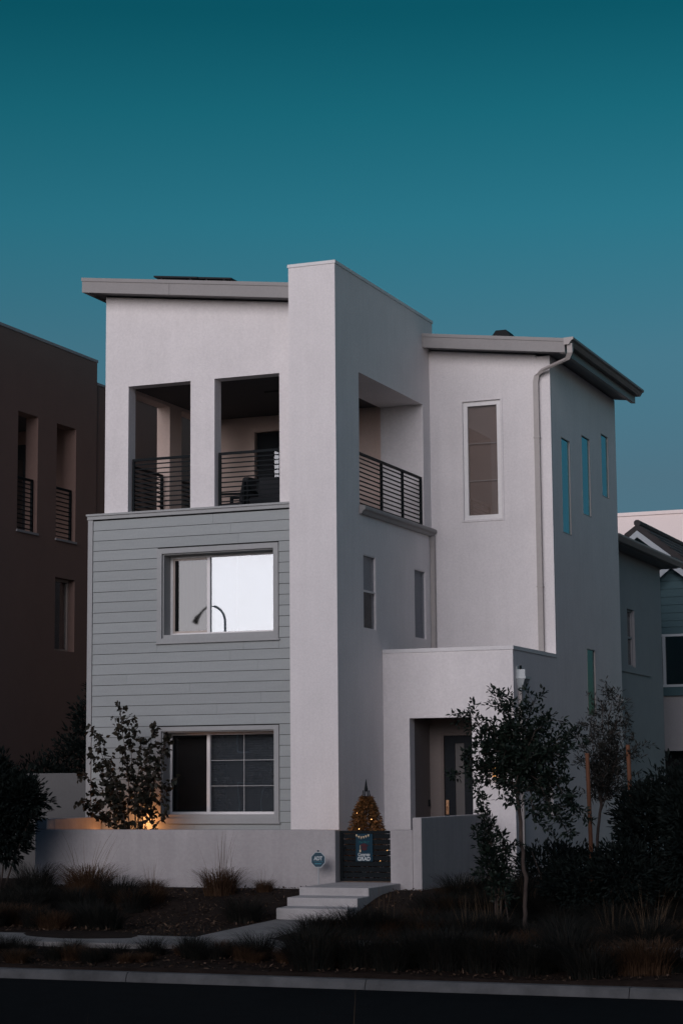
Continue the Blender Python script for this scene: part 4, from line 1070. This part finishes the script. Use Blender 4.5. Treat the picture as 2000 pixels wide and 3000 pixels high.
# ------------------------------------------------------------------ grasses
def clump(name, mesh_blades, x, y, s, rz, label, group, stalks=None):
    z = float(ground_z(x, y))-.02
    o = tag(empty(name, (x, y, z)), label, 'grass clump', group, 'thing'); o.rotation_euler = (0, 0, rz); o.scale = (s, s, s*rnd.uniform(.85, 1.15))
    b = bpy.data.objects.new('blades', mesh_blades); COL.objects.link(b); b.parent = o
    if stalks:
        c = bpy.data.objects.new('seed_stalks', stalks); COL.objects.link(c); c.parent = o
    return o
DRY = [blades_mesh('dry_blades', 760, .46, .46, .20, .006, M['grass_dry'], 1.1, 40+i, .5) for i in range(3)]
GRN = [blades_mesh('green_blades', 760, .54, .56, .22, .006, M['grass_green'], 1.0, 50+i, .55) for i in range(3)]
STK = [blades_mesh('stalk_blades', 22, .72, .36, .16, .0045, M['stalk'], .1, 60+i, .25) for i in range(3)]
WL = 'tufted grasses along the foot of the garden wall'
for i, (x, y, s, k, lb) in enumerate([(-3.35,-2.35,1.5,'d','largest russet grass mound, with tall seed stalks, below the left half of the wall'),
        (-1.08,-2.25,1.25,'d','rounded russet grass mound against the wall, below the ground-floor window'),
        (-2.3,-2.2,.8,'d','small russet grass mound between the two large ones by the wall'),
        (-.42,-2.05,.6,'d','short russet grass mound against the wall nearest the blue sign'),
        (-4.35,-2.3,1.1,'g','dark grass mound at the left end of the garden wall')]):
    clump('ornamental_grass', (DRY if k == 'd' else GRN)[i % 3], x, y, s, rnd.random()*6, lb, WL, STK[i % 3] if i < 4 else None)
PK = 'loose grasses over the dark planting slope'
spots = []
for x, y in [(-3.2,-2.9),(-2.6,-2.7),(-4.2,-3.1),(-3.7,-3.7),(-2.9,-3.6),(-2.1,-3.3),(-1.6,-2.9),(-4.6,-4.0),(-3.3,-4.5),(-2.4,-4.3),(-1.5,-3.9),(-.5,-2.6),(-4.1,-5.0),(-2.6,-5.3)]: spots.append((x, y))
for x, y, s, k, lb in [(3.15,-8.1,1.25,'d','brown grass mound whose tips cover the foot of the concrete steps'),(2.15,-8.0,.8,'g','dark fountain grass standing before the concrete path'),(1.35,-8.15,.7,'g','dark fountain grass beside the sidewalk, left of the path')]:
    clump('ornamental_grass', (DRY if k == 'd' else GRN)[rnd.randrange(3)], x, y, s, rnd.random()*6, lb, 'grasses beside the steps and path')
for i in range(26): spots.append((rnd.uniform(-5.0, .1), rnd.uniform(-5.9, -2.6)))
for x, y in spots:
    if x > -1.9 and y > -5.2 and rnd.random() < .7: continue
    clump('ornamental_grass', (DRY[rnd.randrange(3)] if rnd.random() < .3 else GRN[rnd.randrange(3)]), x+rnd.uniform(-.12,.12), y+rnd.uniform(-.12,.12), rnd.uniform(.7, 1.15), rnd.random()*6, 'dark grass clump on the slope left of the concrete steps', PK)
RK = 'grasses in the right-hand bed'
for i in range(74):
    x = rnd.uniform(1.9, 6.6); y = rnd.uniform(-6.1, -2.0)
    if x < 2.7 and y > -5.0: x += 1.0
    clump('ornamental_grass', GRN[rnd.randrange(3)] if rnd.random() < .85 else DRY[rnd.randrange(3)], x, y, rnd.uniform(.7, 1.2), rnd.random()*6, 'dark grass clump in the bed right of the concrete steps', RK, STK[rnd.randrange(3)] if rnd.random() < .18 else None)
KK = 'grasses along the kerb strip'
for i in range(62):
    x = -3.6+i*.178+rnd.uniform(-.12,.12); y = rnd.uniform(-8.75, -7.75)
    if -1.9 < x < -1.1 and rnd.random() < .6: continue
    clump('ornamental_grass', GRN[rnd.randrange(3)] if rnd.random() < .75 else DRY[rnd.randrange(3)], x, y, rnd.uniform(.45, .72) if x < 2.7 else rnd.uniform(.85, 1.25), rnd.random()*6, 'dark grass clump on the strip between sidewalk and kerb', KK)
FK = 'tall stalks at the bottom edge of the picture'
FST = blades_mesh('foreground_stalks', 9, 1.05, .16, .16, .012, M['stalk'], .05, 77, .35)
FBL = blades_mesh('foreground_blades', 60, .6, .3, .16, .008, M['grass_green'], .4, 78)
for x, s in ((6.85, 1.04), (8.5, 1.0), (9.3, .98)):
    clump('stalk_grass', FBL, x, -21.0, s, rnd.random()*6, 'pale seed stalks rising at the bottom edge of the picture', FK, FST)
# street trees added and sized to shade the front; gooseneck lamp seen in the glass
far_trees = [(-41, 12), (-34.5, 11), (-25.5, 5.6), (-20.5, 6.0), (-14.5, 12), (-9.5, 13), (-4.5, 12.5), (.5, 12), (5.5, 11), (11, 12)]
wh = ['farthest left', 'second from the left', 'low one left of the gooseneck lamp', 'low one behind the gooseneck lamp', 'first tall one right of the lamp', 'tallest of the row', 'straight opposite the courtyard', 'straight opposite the steps', 'opposite the porch', 'farthest right']
for i, (x, h) in enumerate(far_trees):
    y = -44 + rnd.uniform(-.5, .5); c = h*.60; q = h/12
    shrub('shading_tree', 'round leafy tree added for shade across the street, ' + wh[i], 'tree', (x, y, -.6),
          [(x, y, c, 2.9*q+.3, 2.2*q, h*.36), (x-1.4*q, y+.3, c*.80, 1.9*q, 1.6*q, h*.26), (x+1.4*q, y-.2, c*.86, 1.9*q, 1.6*q, h*.26), (x+.1, y, c*1.22, 1.9*q, 1.5*q, h*.22)],
          M['leaf_holly'], (.34, .20), 3600, 'trees added across the street for shade', 300+i, stems=8)
lp = tag(empty('street_lamp', (-13.2, -22.0, -.6)), 'tall gooseneck street lamp across the street, mirrored in the upper window', 'street lamp')
pts = [(0,0,0),(0,0,7.05)] + [(-.45+.45*math.cos(a), 0, 7.05+.5*math.sin(a)) for a in np.linspace(.2, 2.5, 9)]
MB().tube(pts, [.06]+[.036]*(len(pts)-1), 10).build('pole', M['black'], lp, smooth=True)
MB().tube([pts[-1], (pts[-1][0]-.12, 0, pts[-1][2]-.12), (pts[-1][0]-.2, 0, pts[-1][2]-.3)], [.04, .07, .10], 10).build('lamp_shade', M['black'], lp)

# litter of dry leaves and fine weeds over the mulch: nobody could count it
g = np.random.default_rng(90); n = 16000
x = g.uniform(-6, 7.5, n); y = g.uniform(-9.0, -1.5, n)
keep = ~((x > .40) & (x < 1.64) & (y > -6.3)) & ~((y > -7.6) & (y < -6.2)); x, y = x[keep], y[keep]; n = len(x)
P = np.stack([x, y, ground_z(x, y)+.012], 1); D = np.stack([g.normal(0,1,n), g.normal(0,1,n), np.abs(g.normal(0,.45,n))], 1)
o = leaf_object('leaf_litter', P, D, np.tile([0,0,1.], (n,1))+g.normal(0,.4,(n,3)), .05*(.5+g.random(n)), .024*(.5+g.random(n)), M['litter'], None, g.random(n)**3)
tag(o, 'dry leaves and mulch scraps scattered over the planting beds', 'leaf litter', kind='stuff')
